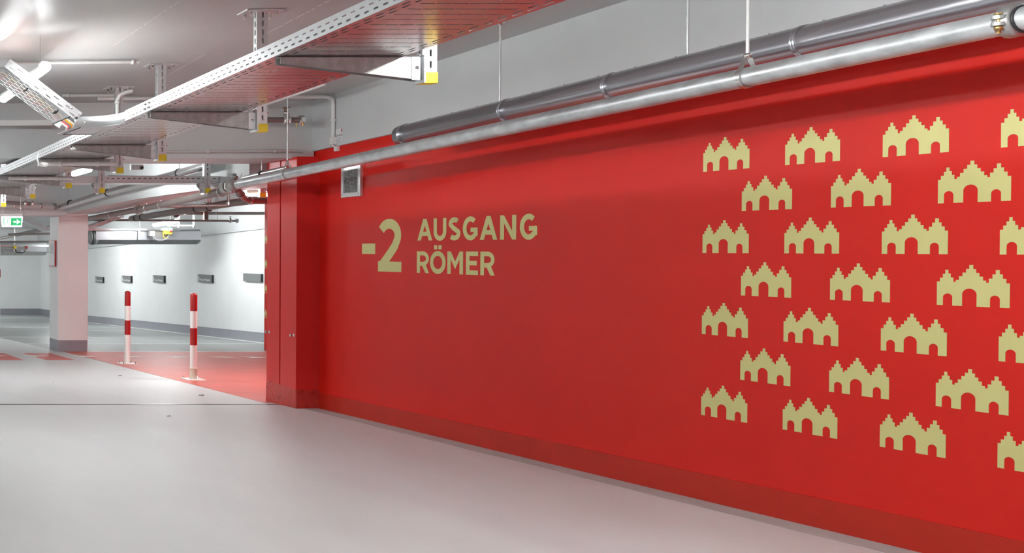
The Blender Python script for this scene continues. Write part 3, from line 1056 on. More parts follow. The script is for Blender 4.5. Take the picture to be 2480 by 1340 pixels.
# pipe along the white beam with rubber lined clamps
B = [px(147, 502, 4.55), px(260.6, 467, 4.55), px(434, 420, 4.55), px(505, 400, 4.55)]
o = thing('steel_pipe', B[0], 'polished steel pipe clipped along the side of the white beam', 'pipe')
left = [V((-1.5, B[0].y + .03, B[0].z + .03)), V((B[0].x - .35, B[0].y + .03, B[0].z + .02)), V((B[0].x - .1, B[0].y + .02, B[0].z + .01))]
MB().tube(B, .047, 20).build('pipe', M['steel'], o)
for u, v in ((171, 492.5), (262, 466.5), (434, 420)):
    c = px(u, v, 4.55)
    MB().band(c, B[1] - B[0], .047, .03, .006).build('rubber_clamp', M['black'], o)
    MB().tube([c + V((0, 0, .045)), (c.x, c.y, zc(c.x, c.y))], .005, 6).build('rod', M['galv'], o)
o = thing('steel_pipe', left[0], 'pinkish steel pipe running along the face of the far cross beam', 'pipe')
MB().tube(left, .042, 16).build('pipe', M['greyplastic'], o)
for u in (35, 98):
    c = py(u, 499, left[1].y)
    MB().band(c, (1, 0, 0), .043, .025, .004).build('clamp', M['bolt'], o)
MB().band(left[2], (1, .1, 0), .043, .06, .008).build('coupling', M['cast'], o)
# small sprinkler line left of it
a, b = py(-40, 489, 14.6), py(82, 494, 14.6)
o = thing('sprinkler_pipe', a, 'thin sprinkler pipe above the exit sign', 'sprinkler pipe')
MB().tube([a, b], .025, 14).build('pipe', M['brown'], o)
for u in (61, 79):
    c = py(u, 493, 14.6)
    mb = MB(); coupling(mb, c, (1, 0, 0), .025, .05); mb.build('coupling', M['bolt'], o)

# polished pipe entering above the galvanised pipe by the pillar
c0, c1 = px(592, 431.5, 4.62), px(700, 406, 4.62)
o = thing('steel_pipe', c0, 'short polished pipe just above the galvanised pipe beside the pillar', 'pipe')
MB().tube([c0, c1], .025, 16).build('pipe', M['steel'], o)
c = px(634, 421.5, 4.62)
MB().band(c, c1 - c0, .025, .02, .006).build('rubber_clamp', M['black'], o)
MB().tube([c + V((0, 0, .03)), (c.x, c.y, b1z)], .005, 6).build('rod', M['galv'], o)
a = py(590, 428, 9.85); b = py(598, 398, 9.85)
o = tag(MB().lathe(a, b - a, [(-.06, .028), (.0, .028), (.005, .036), (.02, .036), (.02, .033), (.16, .034)], 16).build('pipe_stub', M['steel']), 'short upright pipe stub behind the tee coupling', 'pipe')
# double curved duct pieces left of the stub
o = thing('steel_pipe', px(505, 402, 4.9), 'stubby pipe bend tucked behind the right post of the cross tray', 'pipe')
MB().tube([py(500, 404, 10.9), py(517, 407, 10.9), py(527, 416, 10.9), py(531, 428, 10.9)], .05, 16).build('pipe', M['steel'], o)
MB().band(py(519, 408, 10.9), (1, 0, -.3), .05, .03, .006).build('seam_ring', M['cast'], o)

# short sprinkler pipe on the cross beam
a, b = py(560, 289.5, 8.80), py(733, 291, 8.80)
o = thing('sprinkler_pipe', a, 'short sprinkler pipe with one upright brass sprinkler in front of the cross beam', 'sprinkler pipe')
MB().tube([a, b], .024, 16).build('pipe', M['brown'], o)
c = py(692.5, 290, 8.80)
mb = MB(); coupling(mb, c, (1, 0, 0), .026, .05)
mb.lathe(c, (0, 0, 1), [(0, .024), (.045, .020), (.045, .025), (.06, .025)], 10)
for sx in (-1, 1):
    mb.lathe(c + V((sx * .02, -.03, -.035)), (0, 0, 1), [(0, .008), (.012, .012), (.05, .012), (.06, .007)], 8)
mb.build('mechanical_tee', M['bolt'], o)
sp = MB().lathe(c + V((0, 0, .055)), (0, 0, 1), [(0, .016), (.014, .016), (.018, .012)], 10)
for sx in (-1, 1):
    sp.tube([c + V((sx * .011, 0, .07)), c + V((sx * .018, 0, .086)), c + V((sx * .006, 0, .104))], .004, 6)
sp.lathe(c + V((0, 0, .07)), (0, 0, 1), [(0, .004), (.032, .004)], 8)
sp.lathe(c + V((0, 0, .103)), (0, 0, 1), [(0, .014), (.002, .034), (.005, .034), (.005, .005)], 16)
sp.build('sprinkler_head', M['bronze'], o)
c = py(729, 291, 8.80)
mb = MB(); coupling(mb, c, (1, 0, 0), .026, .045); mb.lathe(c, (0, -1, 0), [(.0, .022), (.045, .022)], 12); mb.build('end_coupling', M['bolt'], o)
MB().lathe(c + V((.0, -.03, -.055)), (0, 0, 1), [(0, .008), (.03, .008)], 8).build('coupling_bolt', M['brass'], o)
MB().lathe(c + V((-.04, -.0, -.06)), (0, 0, 1), [(0, .007), (.03, .007)], 8).build('coupling_bolt', M['brass'], o)
MB().tube([py(600, 289.5, 8.80) + V((0, 0, .02)), py(600, 289.5, 8.80) + V((0, 0, .45))], .005, 6).build('rod', M['galv'], o)

# long dark sprinkler line in the far bay
a, b = py(225, 533, 17.6), py(577, 535.5, 17.6)
o = thing('sprinkler_pipe', a, 'long dark sprinkler pipe crossing in front of the far white wall', 'sprinkler pipe')
MB().tube([a, b], .019, 12).build('pipe', M['brown'], o)
c = py(557.5, 535, 17.6)
mb = MB(); coupling(mb, c, (1, 0, 0), .02, .04); mb.build('mechanical_tee', M['cast'], o)
MB().lathe(c, (0, 0, 1), [(0, .012), (.05, .012), (.05, .006), (.075, .006), (.076, .022), (.08, .022)], 10).build('sprinkler_head', M['brown'], o)
mb = MB(); coupling(mb, py(573, 535.4, 17.6), (1, 0, 0), .022, .05); mb.build('end_coupling', M['cast'], o)
for u in (526, 330):
    c = py(u, 533, 17.6)
    MB().tube([c, (c.x, c.y, zc(c.x, c.y))], .004, 6).build('rod', M['brown'], o)
a, b = py(450, 517, 18.0), py(660, 516.5, 18.0)
tag(MB().box((a.x, 18.0, a.z - .025), (8.98, 18.05, a.z + .025)).build('steel_channel', M['brown']), 'dark steel channel fixed level above the sprinkler line', 'steel channel')
a, b = py(497, 512, 17.9), py(509, 533, 17.9)
tag(MB().box((a.x, 17.93, b.z), (a.x + .07, 17.99, zc(7.4, 18))).build('channel_post', M['postbrown']), 'dark hanging post holding the steel channel', 'channel post')
# reddish brown pipe lengthwise
R_ = [px(318, 530, 6.25), px(480, 505, 6.25), px(560, 492, 6.25), px(660, 480, 6.25)]
o = thing('steel_pipe', R_[0], 'reddish brown pipe sloping up towards the red pillar', 'pipe')
MB().tube(R_, .05, 18).build('pipe', M['brown'], o)
for u in (330, 345, 476, 507):
    f = (6.25 * FPX / (u - PU) - R_[0].y) / (R_[-1].y - R_[0].y)
    yy = R_[0].y + f * (R_[-1].y - R_[0].y)
    i = next(k for k in range(3) if R_[k].y >= yy >= R_[k + 1].y)
    c = R_[i].lerp(R_[i + 1], (yy - R_[i].y) / (R_[i + 1].y - R_[i].y))
    MB().band(c, R_[1] - R_[0], .05, .03, .006).build('rubber_clamp', M['black'], o)
    MB().tube([c + V((0, 0, .05)), (c.x, c.y, zc(c.x, c.y))], .005, 6).build('rod', M['galv'], o)
# level thin pipe with a dropper
a = [py(395, 500, 13.0), py(548, 498, 13.0), py(553, 495, 13.0), py(553, 474, 13.0)]
o = thing('steel_pipe', a[0], 'thin level pipe turning up at its right end below the tee coupling', 'pipe')
MB().tube(a, .018, 12).build('pipe', M['brown'], o)
MB().lathe(a[2], (0, 0, 1), [(-.01, .025), (.03, .025)], 12).build('elbow', M['bolt'], o)
# pipe behind the exit sign, left of the column
a, b = py(20, 568, 21), py(140, 566, 21)
o = tag(MB().tube([a, b], .022, 12).build('sprinkler_pipe', M['brown']), 'dark level pipe above the left jet fan, left of the column', 'sprinkler pipe')
a, b = py(-30, 586, 23.5), py(135, 585.5, 23.5)
o = tag(MB().tube([a, b], .022, 12).build('sprinkler_pipe', M['brown']), 'second dark level pipe just above the left jet fan', 'sprinkler pipe')


# ================================================================== conduits and trunking
def conduit(pts, r, label, m='greyplastic', clips=(), group=None):
    o = thing('conduit', pts[0], label, 'conduit', group)
    MB().tube(pts, r, 10).build('tube', M[m], o)
    for f in clips:
        n = len(pts) - 1
        k = min(int(f * n), n - 1)
        c = V(pts[k]).lerp(V(pts[k + 1]), f * n - k)
        MB().band(c, V(pts[k + 1]) - V(pts[k]), r, .025, .005, 10).build('clip', M[m], o)
    return o


a, b = py(383, 367, 9.06), py(720, 365, 9.06)
conduit([a, b, b + V((.05, .02, -.004)), V((4.90, 9.08, b.z - .02))], .012, 'painted conduit along the lower edge of the cross beam', clips=(.12, .28))
zc1 = zc(3, 8.7) - .028
conduit([(2.9, 8.73, zc1), (4.86, 8.73, zc(4.9, 8.7) - .028), (4.945, 8.73, zc(4.9, 8.7) - .04), (4.95, 8.73, zc(4.9, 8.7) - .1), (4.95, 8.73, py(805, 345, 8.73).z)], .016,
        'white conduit dropping down the grey wall beside the paper plate', 'plastic', clips=(.45, .85))
q = px(803, 341, 4.95)
o = thing('conduit_fitting', q, 'small white cable outlet at the bottom of the wall conduit', 'conduit fitting')
MB().box((4.93, 8.70, q.z - .035), (4.97, 8.755, q.z + .03)).build('sleeve', M['plastic'], o, bevel=.004)
q2 = px(815.5, 358, 4.985)
MB().box((4.97, q2.y - .022, q2.z - .03), (5.0, q2.y + .022, q2.z + .022)).build('outlet_box', M['plastic'], o, bevel=.003)
MB().tube([q + V((0, 0, -.03)), q + V((0, -.03, -.05)), q2], .006, 6).build('cable', M['plastic'], o)
a = px(210, 168, 2.2); yv = 7.25
conduit([V((1.3, yv, zc(1.3, yv) - .022)), V((2.70, yv, zc(2.7, yv) - .022))], .012, 'pale conduit across the ceiling ending at the second ceiling plate', 'greyplastic', clips=(.3, .97))
conduit([V((2.55, 8.6, zc(2.5, 8.6) - .02)), V((3.0, 8.6, zc(2.9, 8.6) - .02))], .014, 'short pinkish conduit under the ceiling behind the third post', clips=(.1,))
a = py(284, 285, 8.0)
conduit([a, py(284.5, 243, 8.0), py(289, 232, 8.0), py(305, 224, 8.0), py(320, 221.5, 8.0)], .017, 'open ended conduit bending right beside the third post', 'greyplastic', clips=(.22,))
for y, ua, ub, v, lab in ((8.30, 100, 280, 397.5, 'white conduit clipped along the arm in front of the cross beam'), (9.72, 22, 176, 433, 'white conduit clipped along the arm behind the cross beam')):
    a, b = py(ua, v - .5, y - .03), py(ub, v - .5, y - .03)
    conduit([a, b], .016, lab, 'plastic', clips=(.25, .75))
a = py(97, 398, 8.2)
o = thing('cable', a, 'white cable looping round the tray edge into the conduit end', 'cable')
MB().tube([py(93, 371, 8.2), py(90, 385, 8.15), py(94, 397, 8.15), py(104, 398, 8.2)], .006, 8).build('cable', M['plastic'], o)
MB().lathe(py(92, 399, 8.2), (1, 0, 0), [(0, .012), (.06, .022), (.075, .016)], 12).build('end_bush', M['plastic'], o)
z_ = py(60, 297, 8.85).z
tag(MB().box((-.5, 8.85, z_ - .024), ((126 - PU) * 8.85 / FPX, 8.90, z_ + .024)).build('cable_trunking', M['plastic'], bevel=.004), 'bright white trunking running level at the left in front of the cross beam', 'cable trunking')
o = thing('cable_trunking', (1.18, 5.0, zc(1.2, 5)), 'trunking with a white edge in the top left corner of the ceiling', 'cable trunking')
MB().hexa([(1.13, 3, zc(1, 3) - .05), (1.20, 3, zc(1, 3) - .05), (1.20, 5.55, zc(1, 5.55) - .05), (1.13, 5.55, zc(1, 5.55) - .05), (1.13, 3, zc(1, 3)), (1.20, 3, zc(1, 3)), (1.20, 5.55, zc(1, 5.55)), (1.13, 5.55, zc(1, 5.55))]).build('channel', M['greyplastic'], o)
MB().hexa([(1.20, 3, zc(1, 3) - .05), (1.212, 3, zc(1, 3) - .05), (1.212, 5.6, zc(1, 5.6) - .05), (1.20, 5.6, zc(1, 5.6) - .05), (1.20, 3, zc(1, 3) - .035), (1.212, 3, zc(1, 3) - .035), (1.212, 5.6, zc(1, 5.6) - .035), (1.20, 5.6, zc(1, 5.6) - .035)]).build('lid_edge', M['plastic'], o)
a = py(319, 406, 10.2)
o = thing('strut_channel', a, 'short slotted strut end showing beneath the cross beam', 'strut')
mb = MB(); slot_rail(mb, lambda s, h: V((a.x + s, 10.2, a.z - .02 + h * .8)), 0, .12, .063, .05, .028); mb.box((a.x, 10.21, a.z - .02), (a.x + .12, 10.25, a.z + .03)); mb.build('channel', M['galv'], o)
MB().lathe(py(344, 406, 10.19), (0, 1, 0), [(0, .018), (.03, .018)], 8).build('end_cap', M['black'], o)  # no real cap: black disc painting the shaded hole in the strut

# ================================================================== luminaires


def lamp(p0, p1, label, wires=(.12, .88), lit=True, r=.033, group='tube luminaires', ha=2):
    p0, p1 = V(p0), V(p1)
    d = (p1 - p0).normalized()
    t = thing('tube_luminaire', p0, label, 'tube lamp', group)
    MB().tube([p0 + d * .012, p1 - d * .012], r, 12).build('diffuser', M['lamp'] if lit else M['plastic'], t)
    if lit:
        sd = d.cross(V((0, 0, 1))).normalized(); up = sd.cross(d)
        pr = [(sd * math.cos(a) + up * math.sin(a)) for a in [math.radians(ha + (180 - 2 * ha) * i / 10) for i in range(11)]]
        mb = MB()
        for a, b in zip(pr, pr[1:]):
            q0, q1 = p0 + d * .03, p1 - d * .03
            mb.hexa([q0 + a * (r + .002), q0 + b * (r + .002), q1 + b * (r + .002), q1 + a * (r + .002),
                     q0 + a * (r + .007), q0 + b * (r + .007), q1 + b * (r + .007), q1 + a * (r + .007)])
        mb.build('housing', M['plastic'], t)
    for a, s in ((p0, d), (p1, -d)):
        MB().lathe(a, s, [(0, r * .5), (.003, r * .8), (.006, r + .001), (.014, r + .001), (.015, r)], 14).build('end_cap', M['lampcap'] if lit else M['plastic'], t)
    for f in wires:
        c = p0.lerp(p1, f)
        MB().tube([c + V((0, 0, r)), (c.x, c.y, zc(c.x, c.y))], .0025, 6).build('hanger_wire', M['bolt'], t)
    return t


def zl(y, h=2.53):
    return zf(y) + h


lamp((1.78, 6.36, zl(6.36)), (1.78, 7.50, zl(7.5)), 'lit tube lamp glaring behind the climbing branch tray')
lamp((1.78, -.4, zl(-.4)), (1.78, .8, zl(.8)), 'tube lamp over the lane nearest the viewer, above the frame')
lamp((1.78, -4.0, zl(-4)), (1.78, -2.8, zl(-2.8)), 'tube lamp over the lane behind the viewer')
lamp((3.22, 3.1, zl(3.1, 2.37)), (3.22, 4.0, zl(4.0, 2.37)), 'tube lamp beside the cable tray, above the frame near the red wall')
lamp((3.35, -3.2, zl(-3.2, 2.435)), (3.35, -2.4, zl(-2.4, 2.435)), 'tube lamp beside the red wall, behind the viewer')
lamp((-1.5, 7.0, zl(7)), (-1.5, 8.2, zl(8.2)), 'added unseen tube lamp left of the lane, brightening the red pillar')  # unseen fill lamp, added to lift the left face of the pillar
a, b = px(178, 421.5, 3.6), px(217, 410, 3.6)
lamp(a, b, 'lit tube lamp glowing below the tray between two yellow-capped supports', ha=40)
lamp((0.6, 11.3, zl(11.3, 2.3)), (0.6, 12.5, zl(12.5, 2.3)), 'tube lamp beyond the cross beam at far left')
lamp((-3.2, 12.5, zl(12.5, 2.3)), (-3.2, 13.7, zl(13.7, 2.3)), 'tube lamp on the far side of the lane beyond the cross beam')
a, b = py(588, 468.5, 11.3), py(588 + 1.2 * FPX / 11.3, 470.0, 11.3)
lamp(a, b, 'lit tube lamp shining in the recess beside the red pillar')
a, b = px(374, 545, 7.4), px(429, 535.5, 7.4)
lamp(a, b, 'lit tube lamp just above the jet fan past the column', r=.04, ha=35)
lamp((2.0, 19.0, zl(19, 2.35)), (2.0, 20.2, zl(20.2, 2.35)), 'tube lamp over the lane hidden left of the square column')
lamp((7.62, 22.6, 1.49), (7.62, 23.05, 1.475), 'added tube lamp concealed behind the jet fan to brighten the far wall', wires=(.1, .9))  # extra lamp added out of sight to brighten the shaded far wall
lamp((7.4, 24.5, zl(24.5, 2.35)), (7.4, 25.7, zl(25.7, 2.35)), 'tube lamp over the farther parking bays')
lamp((3.0, 26.0, zl(26, 2.35)), (3.0, 27.2, zl(27.2, 2.35)), 'tube lamp over the far lane before the end wall')
lamp((6.0, 30.2, zl(30.2, 2.35)), (6.0, 31.4, zl(31.4, 2.35)), 'tube lamp close to the white end wall')
lamp((0.0, 30.2, zl(30.2, 2.35)), (0.0, 31.4, zl(31.4, 2.35)), 'tube lamp close to the end wall on the lane side')
yq = 4.42 * FPX / (783 - PU)
lamp((4.42, yq, zc(4.42, yq) - .062), (4.42, yq + 1.1, zc(4.42, yq + 1.1) - .062), 'unlit white tube fitting close under the ceiling by the grey wall', wires=(.1, .9), lit=False, r=.02)

# ================================================================== exit sign
ye = 13.6
ctr = py(28.5, 534, ye)
es = thing('exit_sign', ctr, 'lit green and white exit sign with running figure and right arrow', 'exit sign')
k = ye / FPX
w2 = 26 * k
MB().box((ctr.x - w2, ye - .03, ctr.z + 9 * k), (ctr.x + w2 - .005, ye + .05, ctr.z + 16 * k)).build('housing', M['plastic'], es, bevel=.006)
mb = MB().hexa([(ctr.x - w2 + .015, ye - .012, ctr.z - 16 * k), (ctr.x + w2 - .012, ye - .012, ctr.z - 16 * k), (ctr.x + w2 - .012, ye + .012, ctr.z - 16 * k), (ctr.x - w2 + .015, ye + .012, ctr.z - 16 * k),
                (ctr.x - w2, ye - .015, ctr.z + 9 * k), (ctr.x + w2, ye - .015, ctr.z + 9 * k), (ctr.x + w2, ye + .015, ctr.z + 9 * k), (ctr.x - w2, ye + .015, ctr.z + 9 * k)])
mb.build('panel', M['exitwhite'], es)
E = lambda u, v, dy: py(u, v, ye - .016 - dy)
MB().prism([E(8.5, 528, 0), E(8.5, 546.5, 0), E(51.5, 546.5, 0), E(52, 528, 0)], (0, -.002, 0)).build('green_field', M['exitgreen'], es)
MB().prism([E(11, 529, .003), E(10.5, 545.5, .003), E(26, 545.5, .003), E(26.5, 529, .003)], (0, -.001, 0)).build('doorway', M['exitwhite'], es)
mb = MB()
for p in ([(32.5, 536), (32.5, 539), (42, 539), (42, 536)], [(40, 531.5), (49.5, 537.5), (40, 543.5), (43.5, 537.5)]):
    mb.prism([E(u, v, .003) for u, v in p][::-1], (0, -.001, 0))
mb.build('arrow', M['exitwhite'], es)
mb = MB()
for a, b, w in (((19.5, 533.2), (17.2, 538), 1.1), ((17.2, 538), (20.5, 540.3), .8), ((20.5, 540.3), (19.5, 545), .8), ((17.2, 538), (15.5, 541.5), .8), ((15.5, 541.5), (11.5, 543.5), .8), ((19.2, 534), (22.3, 536.3), .6), ((22.3, 536.3), (24.8, 534.5), .6), ((19, 533.8), (15, 534.6), .6), ((15, 534.6), (13.2, 537.5), .6)):
    mb.tube([E(*a, .005), E(*b, .005)], w * k, 6)
mb.lathe(E(21.8, 531.4, .004), (0, -1, 0), [(0, 1.3 * k), (.003, 1.3 * k)], 10)
mb.build('running_figure', M['exitgreen'], es)
for u in (7.5, 50):
    c = py(u, 518, ye)
    MB().tube([c, (c.x, c.y, zc(c.x, c.y))], .003, 6).build('chain', M['bolt'], es)
MB().tube([py(56, 523, ye), py(59, 515, ye), py(54, 505, ye), py(50, 497, ye)], .003, 6).build('cable', M['gcable'], es)

# ================================================================== notice box on the column
nb = thing('notice_box', (cx0, 16.0, 1.1), 'red edged white notice box on the left face of the square column', 'notice box')
za, zb_ = py(135, 646, 15.9).z, py(135, 583, 15.9).z
yn0, yn1 = 4.62 * FPX / (137.5 - PU), 4.62 * FPX / (137.5 - PU) + .33
MB().box((cx0 - .028, yn0, za), (cx0, yn1, zb_)).build('frame', M['postr'], nb, bevel=.003)
MB().box((cx0 - .034, yn0 + .012, za + .012), (cx0 - .026, yn1 - .012, zb_ - .012)).build('sheet', M['paper'], nb)
mb = MB()
hh = zb_ - za
for i in range(9):
    z0 = zb_ - hh * (.12 + .045 * i)
    mb.box((cx0 - .0352, yn0 + .05, z0 - .008), (cx0 - .0338, yn1 - .05 - .03 * (i % 3), z0))
mb.build('printed_lines', M['ink'], nb)
# sliver of a red notice at the left edge
q = py(-1, 662, 24.0)
tag(MB().box((q.x - .2, 24.0, py(0, 672, 24).z), (py(1.5, 662, 24).x, 24.04, py(0, 653, 24).z)).build('notice_board', M['postr'], bevel=.004), 'edge of a red notice board at the left picture border', 'notice board')
tag(MB().box((q.x - .5, 24.04, zf(24)), (py(1.8, 662, 24).x, 24.4, zc(0, 24))).build('column', M['white']), 'white column cut off by the left picture border', None, kind='structure')

# ================================================================== parking signs on the far wall
sg = [(589, 634, 662, 681, None, 'blank slate grey wall sign nearest the red pillar'),
      (479, 515, 664.5, 683, 'f', 'slate grey wall sign above and right of the right bollard'),
      (370, 399, 666.5, 683.5, 'f', 'slate grey wall sign between the two bollards'),
      (295, 319, 667.5, 683.2, 'f', 'slate grey wall sign directly above the left bollard'),
      (231, 251, 669.8, 683.8, 'f', 'slate grey wall sign closest to the square column')]
for u0, u1, v0, v1, tx, lab in sg:
    X = XF - .045
    ya, yb = X * FPX / (u0 - PU), X * FPX / (u1 - 2.5 - PU)
    zt_, zb2 = px(u0, v0, X).z, px(u0, v1, X).z
    s = thing('wall_sign', (XF, (ya + yb) / 2, zb2), lab, 'wall sign', 'grey signs on the far white wall')
    MB().box((X, yb, zb2), (XF, ya, zt_)).build('panel', M['sign'], s)
    MB().box((X, yb - .012, zb2), (XF, yb, zt_)).build('side_edge', M['signside'], s)
    if tx:
        hh = zt_ - zb2
        mb = MB()
        yy = ya - .06
        mb.lathe((X - .001, yy, zb2 + hh * .80), (-1, 0, 0), [(0, .011), (.002, .011)], 10)
        mb.prism([(X, yy + .022, zb2 + hh * .28), (X, yy - .022, zb2 + hh * .28), (X, yy - .014, zb2 + hh * .70), (X, yy + .014, zb2 + hh * .70)], (-.002, 0, 0))
        mb.prism([(X, yy + .012, zb2 + hh * .12), (X, yy - .012, zb2 + hh * .12), (X, yy - .012, zb2 + hh * .28), (X, yy + .012, zb2 + hh * .28)], (-.002, 0, 0))
        mb.build('woman_symbol', M['signtext'], s)
        text_mesh('Frauen Parkplatz', .070, (X - .001, ya - .115, zb2 + hh * .2), (0, -1, 0), (0, 0, 1), (-1, 0, 0), 'lettering', M['signtext'], s)

# ================================================================== jet fans
def jet_fan(u0, u1, v0, v1, Y, label, rail, dark_lower=True):
    k = Y / FPX
    a, b = py(u0, v1, Y), py(u1, v0, Y)
    x0, x1, z0, z1 = a.x, b.x, a.z, b.z
    h = z1 - z0
    t = thing('jet_fan', (x0, Y, z0), label, 'jet fan')
    # housing: cross-section in y/z, the front lower side slanting back
    sec = [(Y, z0 + h * .30), (Y, z1 - h * .12), (Y + h * .25, z1), (Y + h * 1.1, z1), (Y + h * 1.3, z1 - h * .2), (Y + h * 1.3, z0 + h * .3), (Y + h * 1.05, z0 + .01), (Y + h * .18, z0 + .01)]
    MB().prism([(x0 + .06, y, z) for y, z in sec], (x1 - x0 - .06, 0, 0)).build('housing', M['fan'], t)
    lw = MB()
    dd = .012
    lw.hexa([(x0 + .10, Y + h * .16 - dd, z0), (x1 - .06, Y + h * .16 - dd, z0), (x1 - .06, Y + h * .9, z0), (x0 + .10, Y + h * .9, z0),
             (x0 + .13, Y - dd, z0 + h * .30), (x1, Y - dd, z0 + h * .30), (x1, Y + h * .9, z0 + h * .30), (x0 + .13, Y + h * .9, z0 + h * .30)])
    lw.build('deflector', M['fandark'] if dark_lower else M['bracket'], t)
    c = V((x0 + .02, Y + h * .5, z0 + h * .5))
    inl = MB().lathe(c + V((-.02, 0, 0)), (1, 0, 0), [(0, h * .46), (.0, h * .52), (.05, h * .54), (.05, h * .45)], 28).build('inlet_ring', M['fandark'], t)
    mb = MB()
    for r in (.12, .24, .36, .48):
        mb.ring(c + V((-.03, 0, 0)), (1, 0, 0), h * r, .008, 24, 6)
    for i in range(6):
        q = math.pi * i / 6
        mb.tube([c + V((-.03, math.cos(q) * h * .5, math.sin(q) * h * .5)), c + V((-.03, -math.cos(q) * h * .5, -math.sin(q) * h * .5))], .005, 6)
    mb.build('inlet_grille', M['bracket'], inl)
    ra, rb, rv, rh = rail
    p, q = py(ra, rv, Y - .10), py(rb, rv, Y - .10)
    MB().box((p.x, Y - .10, p.z - rh), (q.x, Y - .05, p.z + rh)).build('mounting_rail', M['steel'], t)
    for f in (.42, .70):
        x = x0 + (x1 - x0) * f
        MB().box((x - .02, Y - .03, z0 + h * .3), (x + .02, Y - .012, z1 - .02)).build('strap', M['bolt'], t)
        MB().tube([(x, Y - .075, p.z), (x, Y - .075, zc(x, Y))], .008, 6).build('hanger_rod', M['bolt'], t)
    return t, x0, x1, z0, z1


t, x0, x1, z0, z1 = jet_fan(225, 487, 556, 592, 19.4, 'long steel jet fan hanging past the square column, with yellow switch', (205, 437, 556.5, .018))
F = lambda u, v, y=19.25: py(u, v, y)
q = F(363, 567); MB().box((q.x, 19.25, F(0, 572).z), (F(377, 0).x, 19.39, F(0, 560).z)).build('junction_box', M['plastic'], t, bevel=.005)
q = F(399, 566); sw = MB().box((q.x, 19.22, F(0, 567.5).z), (F(417.5, 0).x, 19.36, F(0, 559).z)).build('isolator_switch', M['yellow'], t, bevel=.006)
MB().box((F(398, 0).x, 19.215, F(0, 559).z), (F(418, 0).x, 19.36, F(0, 552.5).z)).build('switch_hood', M['plastic'], t, bevel=.006)
MB().lathe(F(413, 561, 19.22), (0, -1, 0), [(0, .022), (.02, .022), (.02, .012), (.03, .012)], 12).build('switch_knob', M['postr'], sw)
MB().tube([F(369, 572), F(373, 578), F(382, 582), F(395, 582), F(404, 578), F(408, 571)], .010, 8).build('cable', M['gcable'], t)
MB().tube([F(399, 560), F(395, 568), F(397, 575), F(402, 578), F(407, 573)], .009, 8).build('orange_cable', M['orange'], t)
MB().box((F(316, 0).x, 19.385, F(0, 571).z), (F(331, 0).x, 19.405, F(0, 564).z)).build('nameplate', M['paper'], t)
MB().box((F(342, 0).x, 19.385, F(0, 572).z), (F(357, 0).x, 19.405, F(0, 561).z)).build('nameplate', M['paper'], t)
for ua in (433, 469):
    c = F(ua, 545, 18.9)
    o = tag(MB().tube([V((F(ua, 525, 18.9).x, 18.9, zc(7.8, 18.9))), F(ua, 548, 18.9)], .022, 8).build('hanging_rod', M['plastic']), 'bright rod hanging right of the jet fan lamp, ' + ('nearer the lamp' if ua < 440 else 'farther from the lamp'), 'rod', 'rods beside the jet fan lamp')
    o2 = MB().lathe(F(ua, 547, 18.9), (0, 0, -1), [(0, .03), (.03, .03)], 10).build('foot', M['bolt'], o)
tag(MB().tube([F(405, 546.5, 18.9), F(471, 546.5, 18.9)], .016, 8).build('hanging_rail', M['plastic']), 'thin bright rail joining the two hanging rods', 'rail')
t, x0, x1, z0, z1 = jet_fan(-150, 112, 588, 619, 25.0, 'grey jet fan at the far left with a black looped cable', (-150, 118, 595.5, .022), False)
F2 = lambda u, v, y=24.85: py(u, v, y)
for u, mm, nm in ((36, 'yellow', 'isolator_switch'), (63, 'postr', 'switch_knob')):
    MB().lathe(F2(u, 599.5), (0, -1, 0), [(0, .035), (.05, .035)], 12).build(nm, M[mm], t)
MB().tube([F2(-20, 603), F2(66, 603)], .02, 8).build('cable_rail', M['bracket'], t)
MB().tube([F2(36, 605), F2(40, 611), F2(50, 613), F2(58, 611), F2(62, 605)], .014, 8).build('cable', M['black'], t)
MB().ring(F2(56, 606), (0, 1, 0), .045, .010, 16, 6).build('cable_loop', M['plastic'], t)

# ================================================================== bollards
def bollard(u, vb, vt, label, collar):
    p = pf(u, vb)
    zt_ = py(u, vt, p.y).z
    h = zt_ - p.z
    t = thing('bollard', p, label, 'bollard', 'red and white bollards')
    r = .0385
    cuts = [(0, .40, 'postw'), (.40, .598, 'postr'), (.598, .795, 'postw'), (.795, 1.0, 'postr')]
    for a, b, m in cuts:
        if b < 1:
            MB().lathe(p + V((0, 0, h * a)), (0, 0, 1), [(0, r), (h * (b - a), r)], 28).build('white_band' if m == 'postw' else 'red_band', M[m], t)
        else:
            L = h * (b - a)
            MB().lathe(p + V((0, 0, h * a)), (0, 0, 1), [(0, r), (L - .022, r), (L - .014, r * .95), (L - .006, r * .72), (L - .001, r * .4), (L, .002)], 28).build('red_top', M[m], t)
    s = .105
    MB().box((p.x - s, p.y - s, p.z - .002), (p.x + s, p.y + s, p.z + .010)).build('base_plate', M['postw'], t, bevel=.002)
    for sx in (-1, 1):
        for sy in (-1, 1):
            mb = MB(); bolt(mb, p + V((sx * .08, sy * .08, .010)), (0, 0, 1), .008, .014); mb.build('bolt', M['bolt'], t)
    if collar:
        MB().lathe(p + V((0, 0, .01)), (0, 0, 1), [(0, r + .002), (.115, r + .002), (.118, r + .005), (.128, r + .005), (.130, r)], 28).build('collar', M['collar'], t)


bollard(308.5, 881.5, 705, 'red and white striped bollard on the left, farther from the viewer', False)
bollard(468.5, 920, 710.5, 'red and white striped bollard on the right, with a yellowed collar', True)

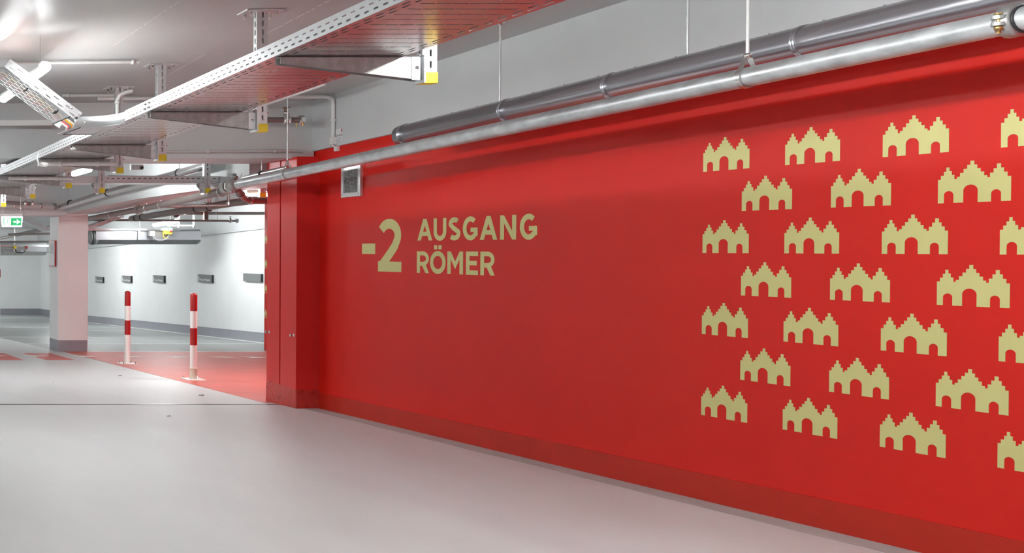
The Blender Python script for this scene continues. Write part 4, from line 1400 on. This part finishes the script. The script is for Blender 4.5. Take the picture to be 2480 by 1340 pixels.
# ================================================================== grille and plate on the wall
yg0, yg1 = 8.655, 8.375
zg0, zg1 = 1.640, 1.899
vg = thing('vent_grille', (5.0, 8.5, zg0), 'galvanised rectangular ventilation grille on the red wall', 'vent grille')
mb = MB()
bw = .036
x0_, x1_ = 4.978, 5.0
mb.box((x0_, yg1, zg0), (x1_, yg0, zg0 + bw)); mb.box((x0_, yg1, zg1 - bw * .8), (x1_, yg0, zg1))
mb.box((x0_, yg1, zg0 + bw), (x1_, yg1 + bw, zg1 - bw * .8)); mb.box((x0_, yg0 - bw, zg0 + bw), (x1_, yg0, zg1 - bw * .8))
mb.build('frame', M['galv'], vg)
MB().box((4.992, yg1 + .02, zg0 + .02), (4.999, yg0 - .02, zg1 - .02)).build('void', M['dark'], vg)
mb = MB()
n = 17
for i in range(n):
    z = zg0 + bw + (zg1 - zg0 - 1.8 * bw) * (i + .5) / n
    mb.box((4.982, yg1 + .03, z - .0022), (4.988, yg0 - .03, z + .0022))
for i in range(10):
    y = yg1 + bw + (yg0 - yg1 - 2 * bw) * (i + .5) / 10
    mb.box((4.983, y - .0018, zg0 + .03), (4.989, y + .0018, zg1 - .03))
mb.build('grid', M['bracket'], vg)
for y in (yg1 + .02, yg0 - .015):
    MB().lathe((x0_, y, zg0 + .022), (-1, 0, 0), [(0, .008), (.004, .007), (.006, .003)], 10).build('screw', M['bolt'], vg)

ya_, yb_ = 4.97 * FPX / (812.5 - PU), 4.97 * FPX / (829.5 - PU)
z1_, z0_ = px(812.5, 314, 4.97).z, px(812.5, 345, 4.97).z
pt = thing('test_plate', (4.97, (ya_ + yb_) / 2, z0_), 'small white paper plate marked AA-0992 on the grey wall band', 'plate')
MB().box((4.966, yb_, z0_), (4.970, ya_, z1_)).build('sheet', M['paper'], pt)
text_mesh('AA-0992', .026, (4.9655, ya_ - .008, z1_ - .065), (0, -1, 0), (0, 0, 1), (-1, 0, 0), 'number', M['gcable'], pt)
mb = MB()
for i in range(6):
    z = z1_ - .078 - .007 * i
    mb.box((4.9652, yb_ + .02 + .01 * (i % 2), z), (4.9662, ya_ - .01, z + .0025))
mb.build('fine_print', M['ink'], pt)
MB().box((4.9652, yb_ + .008, z1_ - .032), (4.9662, yb_ + .02, z1_ - .004)).build('red_mark', M['postr'], pt)

# ================================================================== scraps on the floor
for u, v, s, lab in ((408, 1009, .022, 'tiny pale scrap on the grey floor in front of the joint'),
                     (487, 958.5, .03, 'tiny dark scrap on the grey floor just beyond the joint'),
                     (127, 926.5, .02, 'tiny scrap on the grey floor left of the bollards'),
                     (290, 911, .025, 'tiny dark twig on the grey floor near the left bollard')):
    p = pf(u, v)
    mb = MB().hexa([p + V((-s, -s * .5, .001)), p + V((s, -s * .3, .001)), p + V((s * 1.2, s * .4, .001)), p + V((-s * .6, s * .5, .001)),
                    p + V((-s * .8, -s * .3, .006)), p + V((s * .7, -s * .2, .012)), p + V((s, s * .3, .006)), p + V((-s * .5, s * .3, .009))])
    tag(mb.build('litter_scrap', M['leaf'] if 'dark' in lab else M['line']), lab, 'litter', 'scraps on the floor')
